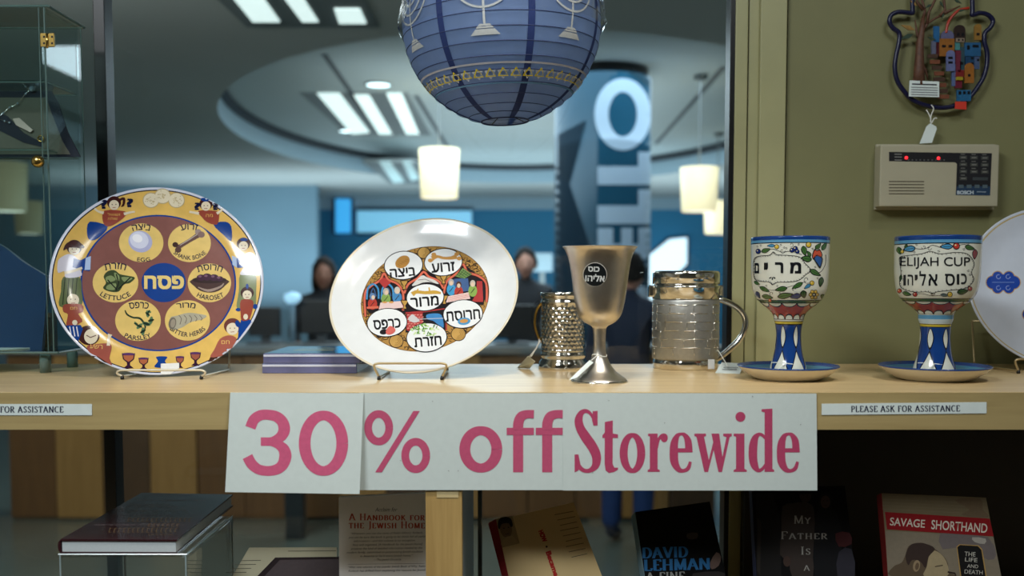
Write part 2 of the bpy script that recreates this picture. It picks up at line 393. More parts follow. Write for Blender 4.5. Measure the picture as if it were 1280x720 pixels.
# ================================================================== STRUCTURE: shelf unit, window, wall
DG = 1.62                        # window plane
sf = empty('shelf_unit', (0, 1.4, ZS-.045), 'maple display shelf holding the plates and cups', 'shelf')
MB().box((-1.25, 1.2, ZS-.045), (1.25, 1.605, ZS), 0, .0012).build('shelf_top', MAPLE, sf)
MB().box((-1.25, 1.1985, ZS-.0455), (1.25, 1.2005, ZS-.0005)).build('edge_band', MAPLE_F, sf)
xl = on_y(532, 650, 1.2).x; xr = on_y(577.5, 650, 1.2).x
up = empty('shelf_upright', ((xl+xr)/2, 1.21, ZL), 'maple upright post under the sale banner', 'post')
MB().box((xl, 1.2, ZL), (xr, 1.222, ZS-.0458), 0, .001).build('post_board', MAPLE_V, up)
MB().box(tuple(on_y(546, 622, 1.1997)), tuple(on_y(573, 614.5, 1.1993))).build('tape', mat('clear_tape', (206, 184, 136), .3), up)
tag(MB().box((xr-.012, 1.2225, ZL+.0005), (xr-.001, 1.585, ZS-.046)).build('divider_panel', mat('pale_laminate', (150, 165, 178), .35)), 'pale laminate divider behind the maple upright', 'panel')
tag(MB().box((-1.25, 1.2, ZL-.045), (1.25, 1.605, ZL), 0, .001).build('lower_shelf', MAPLE), 'lower maple shelf under the books', 'shelf')
tag(MB().box((on_y(931, 600, 1.592).x, 1.59, ZL+.0005), (1.25, 1.604, ZS-.046)).build('shade_panel', DARKB), 'dark panel standing in for shade behind the two books at the right', 'panel')  # added sheet: the shelf's shade on the wall put into a dark colour

win = tag(empty('window_1', (-.4, DG, .2)), kind='structure')
xw = on_y(911, 300, DG).x
MB().box((-2.6, DG, .2), (on_y(120, 200, DG).x+.004, DG+.006, 2.9)).build('pane', GLASS, win)
MB().box((on_y(135, 200, DG).x-.004, DG, .2), (xw, DG+.006, 2.9)).build('pane', GLASS, win)
mx0, mx1 = on_y(122, 200, DG).x, on_y(136, 200, DG).x
MB().box((mx0, DG-.004, .2), (mx1, DG+.03, 2.9), 0, .001).build('mullion', BLACKM, win)
MB().box((xw-.003, DG-.006, .2), (xw+.009, DG+.03, 2.9), 0, .001).build('frame_gasket', BLACKM, win)
MB().box((on_y(597, 650, DG).x, DG+.008, .2), (on_y(602, 650, DG).x, DG+.03, ZS-.02)).build('frame_post', DARKB, win)
def strip(x0, x1, D, name, m, back=DG+.06):
    a = on_y(x0, 300, D).x; b = on_y(x1, 300, D).x
    return tag(MB().box((a, D, .2), (b, back, 2.9), 0, .0015).build(name, m), kind='structure')
strip(916, 931.5, 1.612, 'trim_1', OLIVE_TRIM); strip(932.5, 946, 1.617, 'trim_2', OLIVE_TRIM); strip(947, 979.5, 1.608, 'trim_3', OLIVE_TRIM)
tag(MB().box((on_y(980.5, 300, 1.618).x, 1.618, 0), (2.5, 1.68, 2.9)).build('wall_back', OLIVE), kind='structure')
tag(MB().box((-2.6, 1.61, 0), (on_y(980, 300, 1.62).x, 1.68, .2)).build('wall_sill', OLIVE), kind='structure')
# shop room around and behind the camera
CREAM = mat('cream_wall_paint', (206, 202, 190), .7)
tag(MB().box((-2.6, -3.1, 0), (-2.5, 1.62, 2.9)).build('wall_left', CREAM), kind='structure')
tag(MB().box((2.5, -3.1, 0), (2.6, 1.68, 2.9)).build('wall_right', CREAM), kind='structure')
tag(MB().box((-2.6, -3.2, 0), (2.6, -3.1, 2.9)).build('wall_front', CREAM), kind='structure')
tag(MB().box((-2.6, -3.2, -.1), (2.6, 1.63, 0)).build('floor', mat('brown_carpet', (86, 74, 62), .9)), kind='structure')
tag(MB().box((-2.6, -3.2, 2.9), (2.6, 1.73, 3.0)).build('ceiling', mat('ceiling_white', (170, 168, 158), .8)), kind='structure')

# ================================================================== LOBBY beyond the glass
HR, HL = 2.95, 2.72              # recess and lower ceiling heights
EC = (.1, 8.85); EA, EB = 2.42, 3.9
LOW = mat('lobby_ceiling', (186, 190, 186), .8, var=.03, scale=1); REC = mat('lobby_recess_ceiling', (180, 192, 192), .8, var=.03, scale=1)
X0, X1, Y0, Y1 = -8, 8, 1.69, 15
ns = 96
el = [(EC[0]+EA*cos(2*pi*k/ns), EC[1]+EB*sin(2*pi*k/ns)) for k in range(ns)]
def tosq(a):
    c, s_ = cos(a), sin(a); ts = []
    if abs(c) > 1e-9: ts.append(((X1 if c > 0 else X0)-EC[0])/c)
    if abs(s_) > 1e-9: ts.append(((Y1 if s_ > 0 else Y0)-EC[1])/s_)
    t = min(ts); return (EC[0]+c*t, EC[1]+s_*t)
mb = MB(); sq = [tosq(atan2(y-EC[1], x-EC[0])) for x, y in el]
mb.add([(x, y, HL) for x, y in el]+[(x, y, HL) for x, y in sq], [(k, (k+1) % ns, (k+1) % ns+ns, k+ns) for k in range(ns)])
for cx, cy in ((X0, Y0), (X1, Y0), (X1, Y1), (X0, Y1)):
    k = min(range(ns), key=lambda i: abs(((atan2(sq[i][1]-EC[1], sq[i][0]-EC[0])-atan2(cy-EC[1], cx-EC[0])+pi) % (2*pi))-pi))
    j = [q for q in ((k+1) % ns, (k-1) % ns)]
    for q in j:
        if (sq[q][0] in (X0, X1)) != (sq[k][0] in (X0, X1)) or True: mb.add([(sq[k][0], sq[k][1], HL), (sq[q][0], sq[q][1], HL), (cx, cy, HL)], [(0, 1, 2)])
lc = tag(mb.build('ceiling_lobby', LOW), kind='structure')
mb = MB(); mb.add([(x, y, HL) for x, y in el]+[(x, y, HR-.05) for x, y in el], [(k, (k+1) % ns, (k+1) % ns+ns, k+ns) for k in range(ns)])
tag(mb.build('trim_4', mat('recess_face', (160, 184, 196), .7), smooth=True), kind='structure')
mb = MB(); mb.tube([(x, y, HR-.02) for x, y in el], .05, 8, closed=True)
tag(mb.build('trim_5', mat('dark_cornice', (34, 44, 52), .6), smooth=True), kind='structure')
tag(MB().add([(EC[0], EC[1], HR)]+[(x, y, HR) for x, y in el], [(0, k+1, (k+1) % ns+1) for k in range(ns)]).build('ceiling_recess', REC), kind='structure')
SEAM = mat('ceiling_seam', (92, 100, 104), .8)
for a, b in (((405, 68), (470, 160)), ((820, 180), (905, 84)), ((520, 120), (560, 185))):
    p, q = on_z(a[0], a[1], HR-.004), on_z(b[0], b[1], HR-.004); d = (q-p).normalized(); nn = Vector((-d.y, d.x, 0))*.02
    tag(MB().prism([p-nn, q-nn, q+nn, p+nn], (0, 0, .004)).build('trim_6', SEAM), kind='structure')
BLUEW = mat('blue_wall_paint', (20, 118, 158), .6, var=.05, scale=1); PALEW = mat('pale_grey_wall', (150, 176, 190), .7, var=.05, scale=1)
tag(MB().box((X0, Y1, 0), (X1, Y1+.1, 2.545)).build('wall_lobby_far', BLUEW), kind='structure')
tag(MB().box((X0, Y1-.02, 2.545), (X1, Y1+.1, HL)).build('wall_lobby_bulkhead', PALEW), kind='structure')
tag(MB().box((X0-.1, Y0, 0), (X0, Y1, HL)).build('wall_lobby_left', mat('grey_wall', (96, 112, 122), .7)), kind='structure')
tag(MB().box((X1, Y0, 0), (X1+.1, Y1, HL)).build('wall_lobby_right', BLUEW), kind='structure')
tag(MB().box((X0, 1.64, -.1), (X1, Y1, 0)).build('floor_lobby', mat('polished_stone_floor', (92, 100, 92), .22, var=.12, scale=2)), kind='structure')
tag(MB().box((X0, 1.685, HL-.02), (X1, 1.735, 2.95)).build('wall_lobby_header', LOW), kind='structure')
tag(MB().box((on_y(914, 300, 1.7).x, 1.685, 0), (X1, 1.73, HL)).build('wall_lobby_near', LOW), kind='structure')
tag(MB().box((X0, 1.685, 0), (-2.6, 1.73, HL)).build('wall_lobby_near_left', LOW), kind='structure')
tag(MB().box((on_y(120, 300, 13).x-3, 13, 0), (on_y(396, 300, 13).x, 13.2, HL)).build('wall_partition', mat('partition_blue_grey', (118, 148, 164), .7, var=.06, scale=1)), kind='structure')
# far windows and opening (daylight behind)
def litwin(n, pts, D, col, e, th=.04):
    w = tag(empty('window_%d' % n, on_y(pts[0][0], pts[0][1], D)), kind='structure')
    P = [on_y(x, y, D) for x, y in pts]; MB().prism(P, (0, th, 0)).build('pane', mat('daylit_pane_%d' % n, col, .3, emit=e), w)
    MB().tube([p+Vector((0, th/2, 0)) for p in P], .03, 6, closed=True).build('window_frame', mat('dark_window_frame', (40, 60, 76), .5), w)
litwin(2, [(418, 248), (440, 248), (440, 292), (418, 292)], 14.9, (60, 160, 220), 1.0)
litwin(3, [(446, 262), (590, 262), (590, 292), (446, 292)], 14.9, (120, 185, 215), .8)
litwin(4, [(806, 322), (836, 298), (860, 296), (860, 330), (846, 344), (846, 370), (806, 378)], 14.8, (215, 235, 245), 1.3)
# column with the word
colm = empty('column', (0, 0, 0)); Dc = 6.95
cx0, cx1 = on_y(693, 200, Dc).x, on_y(816, 200, Dc).x; Rc = (cx1-cx0)/2*.985; Cc = Vector(((cx0+cx1)/2, Dc+.1, 0))
colm.location = Cc; tag(colm, 'round teal column with large white vertical lettering in the lobby', 'column')
mb = MB().lathe([(Rc, 0), (Rc, HR-.07)], 96, Matrix.Translation(Cc)); mb.build('shaft', mat('teal_column_wrap', (2, 62, 84), .45, var=.05, scale=1), colm, True)
MB().lathe([(Rc*.94, HR-.07), (Rc*.94, HR)], 64, Matrix.Translation(Cc)).build('capital_gap', BLACKM, colm, True)
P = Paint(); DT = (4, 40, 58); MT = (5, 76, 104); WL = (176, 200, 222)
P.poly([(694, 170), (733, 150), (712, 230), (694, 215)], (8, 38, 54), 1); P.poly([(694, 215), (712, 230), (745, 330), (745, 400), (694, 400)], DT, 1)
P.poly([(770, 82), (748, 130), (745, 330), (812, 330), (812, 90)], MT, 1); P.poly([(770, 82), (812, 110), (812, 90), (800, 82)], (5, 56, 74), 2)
P.ring(778, 143, 26, 36.5, 17, WL, 3, n=48)
P.poly([(747, 208), (797, 208), (797, 190), (812, 190), (812, 231), (747, 231)], WL, 3)
P.poly([(747, 257), (797, 257), (797, 237), (812, 237), (812, 280), (747, 280)], WL, 3)
P.poly([(747, 285), (766, 285), (766, 305), (776, 305), (776, 285), (790, 285), (790, 305), (797, 305), (797, 285), (812, 285), (812, 324), (747, 324)], WL, 3)
P.poly([(747, 330), (812, 330), (812, 346), (787, 346), (787, 358), (812, 358), (812, 374), (747, 374), (747, 358), (772, 358), (772, 346), (747, 346)], WL, 3)
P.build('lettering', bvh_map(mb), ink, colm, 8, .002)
# ceiling lights
LIT = mat('light_diffuser', (225, 240, 235), .5, emit=1.1); LIT2 = mat('dim_light_diffuser', (180, 205, 205), .5, emit=.55)
HOUS = mat('fixture_housing', (120, 128, 128), .6)
def troffer(z, strips, label, m):
    P0 = on_z(strips[0][0][0], strips[0][0][1], z); t = empty('ceiling_light', P0, label, 'ceiling light')
    al = [on_z(x, y, z) for q in strips for x, y in q]
    a = (min(p.x for p in al)-.05, min(p.y for p in al)-.05, z+.001); b = (max(p.x for p in al)+.05, max(p.y for p in al)+.05, z+.02)
    MB().box((a[0], a[1], z-.004), (b[0], b[1], z+.03)).build('housing', HOUS, t)
    for q in strips: MB().prism([on_z(x, y, z-.012) for x, y in q], (0, 0, .006)).build('diffuser', m, t)
troffer(HL, [[(288, -6), (326, -6), (350, 28), (316, 28)], [(352, -6), (376, -6), (398, 28), (378, 28)], [(418, 12), (450, 12), (458, 30), (424, 30)]], 'recessed light with three bright strips at the upper left', LIT)
troffer(HR, [[(396, 117), (424, 117), (462, 166), (440, 168)], [(442, 119), (461, 119), (490, 168), (474, 168)], [(483, 117), (502, 117), (524, 168), (508, 168)]], 'recessed light with three slanting strips inside the round ceiling opening', LIT)
troffer(HL, [[(474, 203), (488, 203), (506, 228), (492, 229)], [(503, 203), (514, 203), (524, 224), (514, 226)]], 'faint small recessed light above the far bright window', LIT2)
def downlight(px, py, z, rx, label, e):
    c = on_z(px, py, z); t = empty('downlight', c, label, 'ceiling light'); M = Matrix.Translation(c)
    w = (on_z(px+rx, py, z)-c).length
    MB().lathe([(w*1.0, -.01), (w*1.15, -.01), (w*1.15, .02), (w, .02)], 32, M, cap=False).build('ring', HOUS, t, True)
    MB().lathe([(w, -.008), (w, .01)], 32, M).build('lens', mat('downlight_lens', (225, 250, 255), .4, emit=3), t)
downlight(473, 105, HR, 15, 'round downlight above the three slanting strips of light', 3)
downlight(435, 163, HR, 11, 'small round downlight at the foot of the slanting strips', 3)
downlight(733, 110, HR, 9, 'round downlight half hidden between paper lantern and column', 3)
SHADE = mat('glowing_shade', (255, 232, 186), .6, emit=.72)
def pendant(px, py, w, h, D, label, m=SHADE, ceil=HR):
    c = on_y(px, py, D); sc = D/FPX; R = w/2*sc; H = h*sc
    t = empty('pendant_lamp', (c.x, c.y, c.z-H/2), label, 'lamp', 'pendant lamps in the lobby')
    M = Matrix.Translation((c.x, c.y, c.z-H/2))
    MB().lathe([(R*.9, 0), (R, H), (R*.97, H), (R*.87, .005)], 40, M, cap=False).build('lamp_shade', m, t, True)
    MB().lathe([(R*.86, .004), (R*.86, .02)], 40, M).build('diffuser', mat('lamp_diffuser', (255, 250, 232), .5, emit=1.3), t, True)
    MB().tube([(c.x, c.y, c.z+H/2-.02), (c.x, c.y, ceil-.001)], .006, 6).build('cord', mat('cord_grey', (120, 128, 130), .6), t)
    MB().lathe([(.05, 0), (.05, .025), (.02, .03)], 20, Matrix.Translation((c.x, c.y, ceil-.031))).build('canopy', HOUS, t, True)
pendant(549, 217, 50, 60, 7.6, 'glowing pendant lamp hanging under the blue paper lantern')
pendant(874, 237, 47, 54, 7.2, 'larger glowing pendant lamp right of the teal column')
pendant(897, 272, 34, 40, 10.0, 'smaller glowing pendant lamp low beside the window jamb')
REFLSH = mat('reflected_shade', (190, 176, 140), .6, emit=.12)  # dim glow for lamp shapes that imitate reflections in the case glass
pendant(8, 234, 50, 60, 7.2, 'stand-in for a lamp reflection in the glass case, upper left one', REFLSH, HL)
pendant(36, 272, 34, 40, 10.0, 'stand-in for a lamp reflection in the glass case, lower right one', REFLSH, HL)
# reception desk with vertical boards
Dd = 6.17; dk = empty('reception_desk', (0, Dd, 0), 'long wooden reception desk of upright boards in the lobby', 'desk')
dx0, dx1 = on_y(12, 600, Dd).x, on_y(895, 600, Dd).x; n = 15
WB = [wood('walnut_board_%d' % i, a, b, .5, 20, 20, 1) for i, (a, b) in enumerate((((100, 68, 36), (118, 82, 44)), ((146, 108, 56), (166, 126, 70)), ((76, 54, 34), (92, 66, 40))))]
for i in range(n):
    a = dx0+(dx1-dx0)*i/n; b = dx0+(dx1-dx0)*(i+1)/n
    MB().box((a+.004, Dd-(.012 if i % 2 else 0), .02), (b-.004, Dd+.03, 1.045), 0, .003).build('board', WB[(i*i+i//2) % 3], dk)
MB().box((dx0-.05, Dd-.05, 1.045), (dx1+.05, Dd+.40, 1.09), 0, .004).build('worktop', mat('grey_worktop', (112, 120, 122), .4), dk)
MB().box((dx0, Dd+.03, 0), (dx1, Dd+.38, 1.04)).build('carcass', BLACKM, dk)
def monitor(px, py, w, h, D, label):
    c = on_y(px, py, D); sc = D/FPX; w *= sc; h *= sc; zb = 1.09
    t = empty('monitor', (c.x, D, zb), label, 'monitor', 'monitors on the reception desk')
    MB().box((c.x-w/2, D, c.z-h/2), (c.x+w/2, D+.035, c.z+h/2), 0, .008).build('screen_back', mat('black_plastic', (16, 18, 22), .4), t)
    MB().box((c.x-.03, D+.036, zb+.012), (c.x+.03, D+.06, c.z)).build('stand', mat('grey_plastic', (60, 66, 72), .4), t)
    MB().box((c.x-.11, D-.02, zb), (c.x+.11, D+.14, zb+.012), 0, .004).build('base', mat('grey_plastic', (60, 66, 72), .4), t)
monitor(400, 396, 50, 42, 6.36, 'black monitor on the desk before the long-haired person')
monitor(330, 402, 40, 36, 6.36, 'black monitor left of the long-haired person')
monitor(640, 402, 62, 42, 6.36, 'black monitor on the desk before the dark-haired man')
c = on_y(366, 408, 6.3); t = empty('desk_lamp', (c.x, 6.3, 1.09), 'small pale desk lamp standing between two monitors', 'lamp')
MB().lathe([(.05, 0), (.05, .012), (.012, .016)], 20, Matrix.Translation((c.x, 6.3, 1.09))).build('base', HOUS, t, True)
MB().tube([(c.x, 6.3, 1.10), (c.x, 6.3, 1.36)], .016, 8).build('pole', mat('pale_blue_metal', (120, 150, 170), .4), t, True)
MB().lathe([(.03, 0), (.055, .03), (.05, .06), (.01, .075)], 20, Matrix.Translation((c.x, 6.3, 1.35))).build('lamp_head', mat('lamp_bulb', (170, 215, 240), .4, emit=.8), t, True)
pp = on_y(367, 640, 5.7); pt = MB().box((pp.x-.055, 5.7, 0), (pp.x+.055, 5.8, 1.0), 0, .01).build('bollard', mat('dark_post', (30, 38, 42), .4)); tag(pt, 'dark square post in front of the reception desk', 'post')
# small picture on blue wall
c = on_y(678, 328, 12); t = empty('wall_notice', c, 'small pale notice board on a panel behind the man', 'notice board')
MB().box((c.x-.12, 12, c.z-.11), (c.x+.12, 12.02, c.z+.11)).build('sheet', mat('pale_notice', (150, 170, 178), .6), t)
MB().box((c.x-.03, 12.02, 0), (c.x+.03, 12.05, c.z+.1)).build('post', HOUS, t)

# ------------------------------------------------------------------ people in the lobby
def skin_mesh(name, nodes, edges, m, parent, sub=2):
    me = bpy.data.meshes.new(name); me.from_pydata([tuple(Vector(p)) for p, r in nodes], edges, []); me.materials.append(m)
    o = bpy.data.objects.new(name, me); COL.objects.link(o); o.parent = parent
    sk = o.modifiers.new('skin', 'SKIN')
    while not me.skin_vertices: me.skin_vertices.new() if hasattr(me.skin_vertices, 'new') else None
    for i, (p, r) in enumerate(nodes): me.skin_vertices[0].data[i].radius = (r, r) if not isinstance(r, tuple) else r; me.skin_vertices[0].data[i].use_root = (i == 0)
    ss = o.modifiers.new('subsurf', 'SUBSURF'); ss.levels = sub; ss.render_levels = sub
    return o
def person(x, y, H, face, jacket, trousers, hair, skin, label, longhair=False, armfwd=True, seat=0):
    """standing figure; face = heading in radians (0 looks towards the camera, -y)"""
    r = empty('person', (x, y, 0), label, 'person'); r.rotation_euler = (0, 0, face); k = H/1.75
    q = lambda a, b, c: (a*k, b*k, c*k-seat)
    def legs(s):
        if seat: return [(.09, -.03, .93), (.12, -.40, .90), (.12, -.36, (.10+seat)/k), (.12, -.40, (.06+seat)/k), (.125, -.50, (.045+seat)/k)]
        return [(.09, 0, .88), (.10, -.01, .50), (.10, .02, .09), (.105, -.04, .05), (.11, -.14, .035)]
    N = [(q(0, 0, .96), .135*k), (q(0, 0, 1.12), .13*k), (q(0, 0, 1.30), .15*k), (q(0, .01, 1.43), .115*k), (q(0, .01, 1.51), .055*k), (q(0, 0, 1.56), .05*k)]
    Ed = [(0, 1), (1, 2), (2, 3), (3, 4), (4, 5)]
    for s in (-1, 1):
        i = len(N); hd = (-.30, 1.12) if armfwd else (-.06, .84)
        N += [(q(s*.17, .01, 1.42), .07*k), (q(s*.235, .02, 1.18 if armfwd else 1.14), .052*k), (q(s*.19, hd[0]+.06, hd[1]), .034*k)]
        Ed += [(3, i), (i, i+1), (i+1, i+2)]
        i = len(N); lg = legs(s); N += [(q(s*a, b_, c_), w_*k) for (a, b_, c_), w_ in zip(lg, (.095, .065, .045, .045, .035))]
        Ed += [(0, i), (i, i+1), (i+1, i+2), (i+2, i+3), (i+3, i+4)]
    skin_mesh('body', N, Ed, jacket, r)
    L = []; E2 = []
    for s in (-1, 1):
        b = len(L); lg = legs(s); L += [(q(s*a, b_, c_+(.05 if i_ == 0 else 0)), w_*k) for i_, ((a, b_, c_), w_) in enumerate(zip(lg[:3], (.105, .078, .058)))]; E2 += [(b, b+1), (b+1, b+2)]
    E2.append((0, 3)); skin_mesh('trousers', L, E2, trousers, r)
    for s in (-1, 1):
        hy, hz = (-.30, 1.12) if armfwd else (-.06, .84); hx = s*.19
        N = [(q(hx, hy+.03, hz), .026*k), (q(hx, hy-.03, hz-.005), (.036*k, .018*k))]; Ed = [(0, 1)]
        for f in range(4):
            o = (f-1.5)*.019; i = len(N); l = (.03, .036, .033, .026)[f]
            N += [(q(hx+o, hy-.065, hz-.008), .0095*k), (q(hx+o, hy-.065-l, hz-.018), .0085*k), (q(hx+o, hy-.07-1.7*l, hz-.04), .007*k)]; Ed += [(1, i), (i, i+1), (i+1, i+2)]
        i = len(N); N += [(q(hx-s*.035, hy-.02, hz-.01), .011*k), (q(hx-s*.05, hy-.055, hz-.02), .009*k)]; Ed += [(0, i), (i, i+1)]
        skin_mesh('hand', N, Ed, skin, r, 1)
    # head with face
    mb = MB(); nu, nv = 32, 24; vs = []
    for j in range(nv+1):
        v = pi*j/nv; 
        for i in range(nu):
            u = 2*pi*i/nu; X = sin(v)*sin(u); Y = -sin(v)*cos(u); Z = cos(v)
            jaw = 1-.28*max(0, -Z)**1.3; px_, py_, pz_ = X*.074*jaw, Y*.094*(1-.1*max(0, -Z)), Z*.118
            if Y < 0:
                nz = math.exp(-((X/.16)**2))*math.exp(-((Z+.15)/.16)**2); py_ -= .02*nz
                for sx_ in (-1, 1): py_ += .009*math.exp(-(((X-sx_*.38)/.2)**2+((Z-.08)/.12)**2))
                py_ -= .004*math.exp(-((X/.3)**2+((Z+.45)/.06)**2)); py_ -= .007*math.exp(-((X/.3)**2+((Z+.85)/.15)**2))
            vs.append(Vector((px_, py_, pz_))*k+Vector(q(0, -.02, 1.635)))
    mb.add(vs, [(j*nu+i, j*nu+(i+1) % nu, (j+1)*nu+(i+1) % nu, (j+1)*nu+i) for j in range(nv) for i in range(nu)])
    h = mesh_obj('head', mb.v, mb.f, skin, None, None, True, loc=(0, 0, 0)); h.parent = r
    for s in (-1, 1):
        e = MB().lathe([(.001, -.011), (.011, 0), (.001, .011)], 12, Matrix.Translation(Vector(q(s*.029, -.096, 1.645)))); eo = mesh_obj('eye', e.v, e.f, BLACKM, None, None, True, loc=(0, 0, 0)); eo.parent = r
        e = MB().lathe([(.001, -.03), (.012, -.01), (.015, .012), (.001, .028)], 12, Matrix.Translation(Vector(q(s*.077, -.005, 1.63)))); eo = mesh_obj('ear', e.v, e.f, skin, None, None, True, loc=(0, 0, 0)); eo.parent = r
    mo = MB().tube([q(-.022, -.100, 1.583), q(0, -.106, 1.581), q(.022, -.100, 1.583)], .005*k, 6); eo = mesh_obj('mouth', mo.v, mo.f, mat('lips', (120, 66, 60), .5), None, None, True, loc=(0, 0, 0)); eo.parent = r
    vs = []; nv2 = 16
    for j in range(nv2+1):
        for i in range(nu):
            u = 2*pi*i/nu; fr = (1+cos(u))/2           # 1 = front
            vmax = (pi*.27*fr**2.2+pi*(.60 if not longhair else .66)*(1-fr**2.2))+.06*sin(7*u)*fr; v = vmax*j/nv2
            X = sin(v)*sin(u); Y = -sin(v)*cos(u); Z = cos(v)
            z = Z*.128; 
            if longhair and j > 11: z -= (j-11)*.034*(1-fr**.8)
            nn = 1+.05*noise.noise(Vector((X, Y, Z))*5)+.05*noise.noise(Vector((X*3, Y*3, Z))*4); vs.append(Vector((X*.083*nn, Y*.103*nn, z*nn))*k+Vector(q(0, -.008, 1.636)))
    hr = mesh_obj('hair', vs, [(j*nu+i, j*nu+(i+1) % nu, (j+1)*nu+(i+1) % nu, (j+1)*nu+i) for j in range(nv2) for i in range(nu)], hair, None, None, True, loc=(0, 0, 0)); hr.parent = r
    so = hr.modifiers.new('solid', 'SOLIDIFY'); so.thickness = .012
    return r
HAIRD = mat('dark_hair', (12, 9, 9), .9, var=.2); HAIRB = mat('brown_hair', (28, 18, 14), .9, var=.2)
SK1 = mat('skin_light', (206, 152, 132), .55); SK2 = mat('skin_warm', (160, 112, 92), .55)
JK = mat('black_jacket', (18, 22, 30), .8); JN = mat('navy_jacket', (16, 34, 60), .8); TR = mat('dark_trousers', (20, 26, 40), .8); JEAN = mat('blue_jeans', (24, 52, 100), .85)
for px, py, D, a, jk, tr, hc, sk, lab, lh, af in ((657, 310, 7.8, 0, JK, TR, HAIRD, SK1, 'dark-haired man in a black jacket facing the window from behind the desk', False, True),
        (405, 322, 7.2, .12, JK, TR, HAIRB, SK2, 'person with long brown hair in a dark top behind the desk', True, True),
        (787, 316, 5.6, 2.7, JN, JEAN, HAIRD, SK1, 'dark-haired person in a navy jacket and jeans seen from behind at the desk', False, False)):
    c = on_y(px, py, D); person(c.x, D, c.z/1.765*1.75, a, jk, tr, hc, sk, lab, lh, af)

# ================================================================== THINGS ON THE SHELF
def H(s): return s[::-1]          # right-to-left writing laid out left to right
def plate_frame(cx, D, cz, lean, yaw):
    l, w = radians(lean), radians(yaw)
    n = Vector((-sin(w)*cos(l), -cos(w)*cos(l), sin(l))); u = Vector((cos(w), -sin(w), 0)); v = n.cross(u)
    M = Matrix((( u.x, v.x, n.x, cx), (u.y, v.y, n.y, D), (u.z, v.z, n.z, cz), (0, 0, 0, 1)))
    return M
def plate(R, M, dep, r0, zones, mats, label, foot=.55, group=None):
    def g(r):
        t = max(0, (r-r0*R)/(R*(1-r0))); return -dep + dep*t*t*(1.6-.6*t)
    rs = sorted(set([0, .02]+[i/44 for i in range(1, 45)]+[z for z, _ in zones if 0 < z < 1]))
    front = [(max(r*R, 1e-7), g(r*R)) for r in rs]; zi = []
    for i in range(len(rs)-1):
        m = (rs[i]+rs[i+1])/2; zi.append(next(k for z, k in zones if m < z))
    front = front[:-1]+[(R*.994, g(R*.994)), (R, g(R)-.0008), (R*.994, g(R)-.003)]
    back = [(r*R, g(r*R)-.0036) for r in (.95, .85, .75, .65, foot+.03)]+[(foot*R, g(foot*R)-.007), ((foot-.03)*R, g(foot*R)-.007), ((foot-.05)*R, g(foot*R)-.0036), (1e-7, -dep-.0036)]
    pr = front+back; zi += [zi[-1]]*(len(pr)-len(zi))
    mb = MB().lathe(pr, 144, M, zones=lambda i: zi[min(i, len(zi)-1)], cap=False)
    mb.f = [f if True else f for f in mb.f]
    t = empty('seder_plate' if group != 'x' else 'white_plate', M.to_translation(), label, 'plate')
    o = mb.build('dish', mats, t, True)
    return t, mb, g
def plate_stand(pxl, pxr, Df, zb, back, label, m, yaw=0, gap=0):
    """wire easel: front bar, two side rails running back, uprights behind the plate"""
    a, b = on_y(pxl, 460, Df).x, on_y(pxr, 460, Df).x
    t = empty('plate_stand', ((a+b)/2, Df, ZS), label, 'plate stand'); r = .0016
    dx = .006
    MB().tube(cr([(a+dx, Df, ZS+.0045), (a, Df-.002, zb-.004), (a+.004, Df-.0025, zb), (a+.02, Df-.0025, zb+.0004), (b-.02, Df-.0025, zb+.0004), (b-.004, Df-.0025, zb), (b, Df-.002, zb-.004), (b-dx, Df, ZS+.0045)], 6), r, 8).build('front_bar', m, t, True)
    for x in (a+dx, b-dx):
        MB().lathe([(.0023, 0), (.0026, .002), (.0018, .0055)], 12, Matrix.Translation((x, Df, ZS))).build('rubber_foot', BLACKM, t, True)
        q = Df+gap
        MB().tube(cr([(x, Df, ZS+.0046), (x, Df+.02, ZS+.0036), (x, back-.03, ZS+.002), (x, back-.004, ZS+.0018), (x, back, ZS+.006)], 5)+[Vector((x, back+.012, ZS+.07))], r, 8).build('side_rail', m, t, True)
    MB().tube([(a+dx, back+.012, ZS+.07), (b-dx, back+.012, ZS+.07)], r, 8).build('back_bar', m, t, True)
    return t

# ---- children's seder plate (left)
M1 = plate_frame(-.505, 1.4355, 1.5025, 22.4, -17.2)
YEL, BRN, BLU, DBL, RIM = (226, 186, 100), (132, 84, 78), (16, 62, 140), (18, 24, 52), (206, 210, 226)
t1, pm1, g1 = plate(.1452, M1, .013, .70, [(.715, 0), (.732, 1), (.965, 2), (.975, 3), (2, 4)], [glaze(BRN), glaze(BLU), glaze(YEL), glaze(DBL), glaze(RIM)], 'yellow and brown illustrated seder plate with blue centre on a white wire stand')
P = Paint(crop(40, 220, 2.769)); CY = (228, 196, 116); INKB = (22, 26, 60); SKN = (226, 214, 190); RED = (150, 70, 56); HR = (64, 30, 30)
for cx_, cy_, rx, ry in ((378, 231, 77, 67), (545, 232, 74, 66), (289, 369, 79, 69), (614, 370, 75, 67), (367, 500, 79, 71), (538, 500, 78, 70)): P.ell(cx_, cy_, rx, ry, CY, 1, n=48)
P.ell(456, 369, 77, 68, BLU, 1, n=48)
P.text(H('פסח'), 388, 345, 526, 392, (232, 206, 130), 2, off=.035)
P.text(H('ביצה'), 346, 166, 412, 187, INKB, 2, .012, arc=120); P.text('EGG', 364, 283, 409, 297, INKB, 2, .012, arc=-140)
P.text(H('זרוע'), 514, 166, 574, 186, INKB, 2, .012, arc=120); P.text('SHANK BONE', 488, 276, 604, 291, INKB, 2, .012, arc=-78)
P.text(H('חזרת'), 250, 300, 326, 322, INKB, 2, .012, arc=120); P.text('LETTUCE', 235, 414, 342, 431, INKB, 2, .012, arc=-85)
P.text(H('חרוסת'), 570, 305, 660, 326, INKB, 2, .012, arc=110); P.text('HAROSET', 571, 413, 664, 430, INKB, 2, .012, arc=-90)
